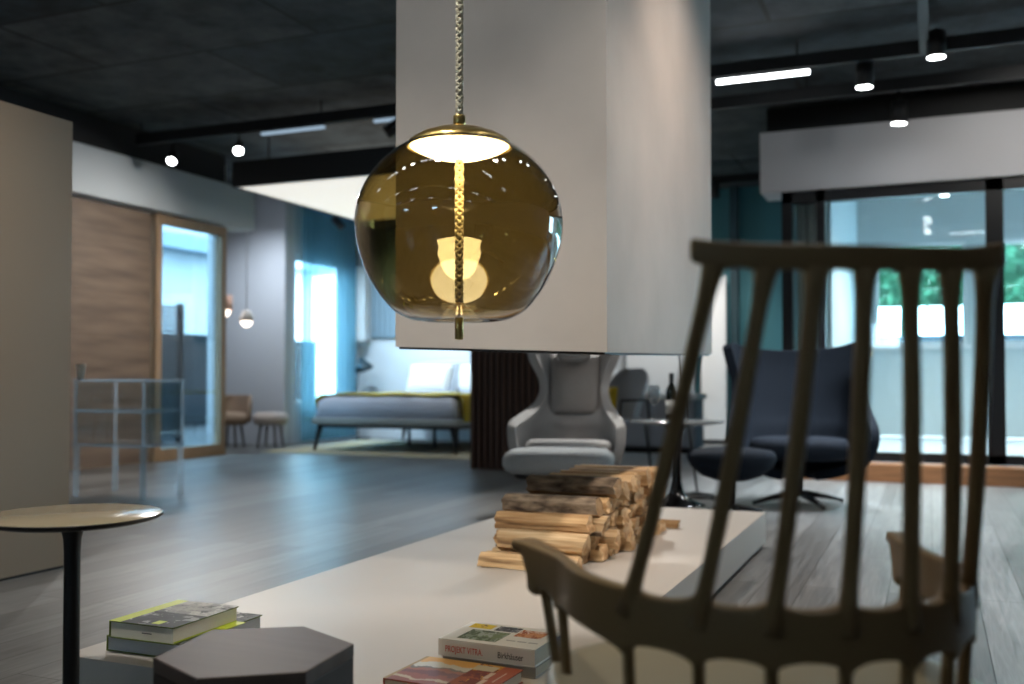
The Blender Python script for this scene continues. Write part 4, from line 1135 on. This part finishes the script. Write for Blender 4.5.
track('black ceiling track near the front windows', -6.5, 4.5, -3.0, -3.0)
def tubelight(label, x0, x1, y, z=3.06, m=None):
    t = thing('tube_light', label, 'light', ((x0 + x1) / 2, y, z), 0, 'tube lights on the ceiling tracks')
    L = (x1 - x0) / 2
    h_ = .015 if m else .009
    link('housing', BX(-L, L, -.008, .008, h_ * .6, .045), M_track, t)
    link('diffuser', BX(-L, L, -h_, h_, -h_, h_ * .6), m or E_tube, t)
    return t
E_tubeb = emis('tube_light_bright', (.93, .97, 1.0), 9)
E_dim = emis('tube_light_dim', (.55, .75, .95), .42)
tubelight('bright white tube light under the track right of the fireplace hood', -1.46, -.79, 7.48, 3.065, E_tubeb)
tubelight('dim bluish tube light on the track left of the hood', -5.60, -4.93, 7.48, 3.065, E_dim)
tubelight('dim bluish tube light touching the left side of the hood', -4.42, -3.75, 7.48, 3.065, E_dim)
k = 0
for y, xs in ((1.2, (-4.9, -3.3, -1.7, .3, 1.8)), (-.9, (-5.6, -4.1, -2.6, -.2, 1.4, 3.0)), (-3.0, (-5.6, -3.6, -1.6, .4, 2.4))):
    for i, x in enumerate(xs):
        tubelight('tube light overhead on the %s track, %s from the left' % ({1.2: 'near hearth', -.9: 'viewer', -3.0: 'front window'}[y], ORD[i]), x, x + .55, y)
def spot(label, x, y, z, tx, ty, tz, energy=0, size=1.2, canr=.062, canl=.17, blend=.6, col=(1, .95, .88)):
    """track spot: z is the lens centre; aims at (tx,ty,tz)"""
    t = thing('track_spot', label, 'spotlight', (x, y, z), 0, 'track spotlights')
    d = (Vector((tx, ty, tz)) - Vector((x, y, z))).normalized()
    q = d.to_track_quat('-Z', 'Y').to_matrix().to_4x4()
    link('can', xform(lathe(B(), [(canr * .92, .0), (canr, 0), (canr, canl), (canr * .8, canl + .01), (0, canl + .01)], 32, cap0=False), q), M_track, t, True)
    link('lens', xform(lathe(B(), [(0, .006), (canr * .93, .006), (canr * .93, .012), (0, .012)], 32), q), E_spot, t, True)
    bp = q @ Vector((0, 0, canl * .7))
    link('arm', tube(B(), [bp, (bp.x, bp.y, bp.z + .06), (bp.x, bp.y, max(bp.z + .08, 3.0905 - z))], .012, 10), M_track, t, True)
    if energy:
        l = bpy.data.lights.new('spot_beam', 'SPOT'); l.energy = energy; l.spot_size = size; l.spot_blend = blend; l.shadow_soft_size = canr; l.color = col
        lo = bpy.data.objects.new('spot_beam', l); COL.objects.link(lo); lo.parent = t
        lo.matrix_local = Matrix.Translation(q @ Vector((0, 0, -.012))) @ q
    return t
def cam_aim(x, y, z, k):   # mix straight down with a direction towards the hearth
    return (x + k * (0 - x), y + k * (0 - y), z - 2.0)
# visible ones, then unseen ones added to brighten single places
spot('glowing track spot at the far left above the pelmet', -6.64, 7.48, 2.90, -5.6, 5.4, .3, 110, canr=.045, canl=.12)
spot('glowing track spot beside the canopy corner, aimed forward', -5.86, 7.48, 2.93, -4.2, 4.9, .3, 110, canr=.045, canl=.12)
spot('black can spotlight on the right of the bright tube light', -.42, 7.56, 2.925, -.50, 7.5, 0, 260, 1.2, col=(.88, .94, 1))
spot('black can spotlight highest at the right, beside the short crossing track', .055, 7.20, 2.975, .05, 7.15, 0, 300, 1.2, col=(.88, .94, 1))
spot('black can spotlight hanging just above the white fascia', -.21, 8.36, 2.83, -.3, 8.3, 0, 300, 1.3, col=(.88, .94, 1))
spot('added unseen spotlight behind the hood, brightening the oak boarded door', -4.3, 7.48, 2.95, -7.2, 6.9, 1.2, 270, 1.3, blend=1)  # added lamp hidden by the hood, lifts the dark door boards
spot('added unseen spotlight inside the alcove, brightening its grey wall', -7.40, 9.62, 2.9, -7.9, 10.5, .5, 110, 2.2, blend=1, col=(.80, .9, 1))  # added lamp tucked behind the pelmet to brighten the alcove
spot('added unseen spotlight in front of the spindle chair, lighting its seat', -.02, 2.05, 2.95, -.15, 1.45, .45, 45, .9, blend=1, col=(1, .92, .82))  # added overhead lamp so the chair's seat and arm tops catch light
spot('added unseen cool spotlight on the crossing track, brightening the floor right of the hearth', -.02, 5.2, 2.95, .7, 5.2, 0, 420, 1.2, blend=1, col=(.90, .95, 1))  # added to stand in for window light on the right floor
spot('added unseen cool spotlight on the crossing track, brightening the floor beside the spindle chair', -.02, 3.2, 2.95, .95, 3.5, 0, 330, 1.1, blend=1, col=(.90, .95, 1))  # second lamp added for the daylight missing on this floor
spot('added unseen spotlight above the near hearth, brightening the firewood front', -2.25, 1.2, 2.95, -1.35, 3.35, .3, 85, .8, blend=1, col=(1, .9, .78))  # added lamp reaching under the hood to brighten the logs
# out of the frame: those that light the hearth, hood and front room
spot('track spotlight above the near hearth, aimed at the hood front', -1.9, 1.2, 2.95, -1.35, 3.1, 1.2, 26, 1.5, blend=1)
spot('track spotlight above the near hearth, aimed down at its slab', -1.15, 1.2, 2.95, -1.3, 2.3, .2, 95, 1.3, blend=1, col=(1, .91, .82))
spot('track spotlight right of the hood, aimed at its right face', -.02, 3.6, 2.95, -1.0, 4.2, .8, 105, 1.6, blend=1, col=(1, .80, .66))
spot('track spotlight above the spindle chair, aimed at the firewood', -.02, 2.4, 2.95, -1.2, 3.6, .2, 80, 1.0, blend=1, col=(1, .90, .80))
spot('track spotlight at the far right track end, aimed at the wing armchair', -.02, 5.6, 2.95, -.7, 6.6, .4, 100, 1.3, blend=1)
spot('track spotlight left of the hearth, aimed at the taupe partition', -2.6, 1.2, 2.95, -3.6, 2.4, 1.35, 230, 1.1, blend=1)
spot('track spotlight right of the crossing track, aimed at the fascia', .9, 7.48, 2.95,   .5, 8.9, 2.4, 25, 1.7, blend=1)
spot('track spotlight behind the hood, aimed at the grey lounge chair', -2.4, 7.48, 2.95, -2.1, 5.8, .5, 330, 1.1, blend=1)
track('black ceiling track in front of the teal back wall', -3.6, -1.4, 11.6, 11.6)
spot('track spotlight far back, aimed at the pale partition', -3.3, 11.6, 2.95, -3.3, 12.75, 1.0, 160, 1.7, blend=1)
spot('track spotlight far back, aimed at the white panel', -2.3, 11.6, 2.95, -2.5, 12.8, 1.0, 60, 1.5, blend=1)
# inside the glass room
for i, (x, y) in enumerate(((.05, 10.0), (.15, 11.2), (.55, 10.5))):
    spot('small ceiling spot inside the glass room, %s from its left' % ORD[i], x, y, 2.72, x, y - .2, 0, 130, 2.2, canr=.05)
# cool spots added in place of daylight on the bedroom head wall
for i, (x, y) in enumerate(((-6.9, 10.9), (-6.2, 11.4))):
    spot('black spotlight added in place of daylight under the bedroom ceiling, %s from the window' % ORD[i], x, y, 2.75, -5.7 + i * .6, 12.2, 0.9, 210, 2.3, canr=.05, blend=1, col=(.62, .84, 1))

# ------------------------------------------------------------------ outdoors behind the windows
bm = B(); r3 = random.Random(3)
for k in range(3800):
    c = Vector((r3.uniform(-3, 6), r3.uniform(16.2, 17.4), r3.uniform(2.02, 4.6)))
    s = r3.uniform(.06, .14); a = Vector((r3.gauss(0, 1), r3.gauss(0, 1), r3.gauss(0, 1))).normalized(); b = a.orthogonal().normalized() * s * .5; a *= s
    bm.faces.new([bm.verts.new(c - a), bm.verts.new(c + b), bm.verts.new(c + a), bm.verts.new(c - b)])
for k in range(8): tube(bm, [(-2.6 + k * 1.1, 16.8, 0), (-2.6 + k * 1.1 + .1, 16.8, 2.6)], .06, 8)
box(bm, -3.2, 6.2, 17.3, 17.6, 2.0, 4.7)
tag(link('hedge_foliage', bm, mat('leaf_green', (.03, .125, .065), .7, var=.5, scale=3)), 'green foliage outside the rear windows of the glass room', 'foliage', None, 'stuff')
struct('ground_terrace', BX(-14, -7.36, -4, 24, -.2, -.12), mat('terrace_paving', (.05, .055, .06), .8), 'grey paving outside the sliding glass door', 'ground')
struct('ground_outside', BX(-7.36, 14, 13.3, 26, -.5, -.3), mat('pale_paving', (.5, .5, .48), .9), 'pale paving outside the rear windows', 'ground')
fn = thing('street_fence', 'pale boundary wall with dark rail outside the rear windows', 'fence', (0, 15.4, -.3))
link('wall', BX(-4, 7, 0, .15, 0, 1.62), mat('fence_pale', (.62, .52, .48), .8), fn)
link('rail', BX(-4, 7, -.02, .17, 1.62, 1.75), mat('fence_dark', (.06, .07, .09), .6), fn)

# ------------------------------------------------------------------ world, camera, render look
w = bpy.data.worlds.new('daylight'); sc.world = w; w.use_nodes = True
bg = w.node_tree.nodes['Background']; bg.inputs[0].default_value = (.56, .81, 1.0, 1); bg.inputs[1].default_value = 15.0
cam = bpy.data.cameras.new('camera'); co = bpy.data.objects.new('camera', cam); COL.objects.link(co)
cam.sensor_width = 36; cam.lens = 36 * 1000 / 1024
co.location = (0, 0, .84)
PITCH = .024
co.rotation_euler = (PI / 2 + PITCH, 0, YAW)
cam.shift_y = (.036 - math.tan(PITCH)) * 1000 / 1024
cam.clip_start = .05
cam.dof.use_dof = True; cam.dof.focus_distance = 2.55; cam.dof.aperture_fstop = 2.2; cam.dof.aperture_blades = 0
sc.camera = co
vs = sc.view_settings
sc.display_settings.display_device = 'sRGB'
vs.view_transform = 'Standard'; vs.look = 'None'; vs.exposure = 0.5; vs.gamma = 1.0; vs.use_curve_mapping = False
cy = sc.cycles
cy.max_bounces = 10; cy.diffuse_bounces = 4; cy.glossy_bounces = 4; cy.transmission_bounces = 6; cy.transparent_max_bounces = 24
cy.use_denoising = True; cy.sample_clamp_indirect = 6; cy.caustics_reflective = False; cy.caustics_refractive = False
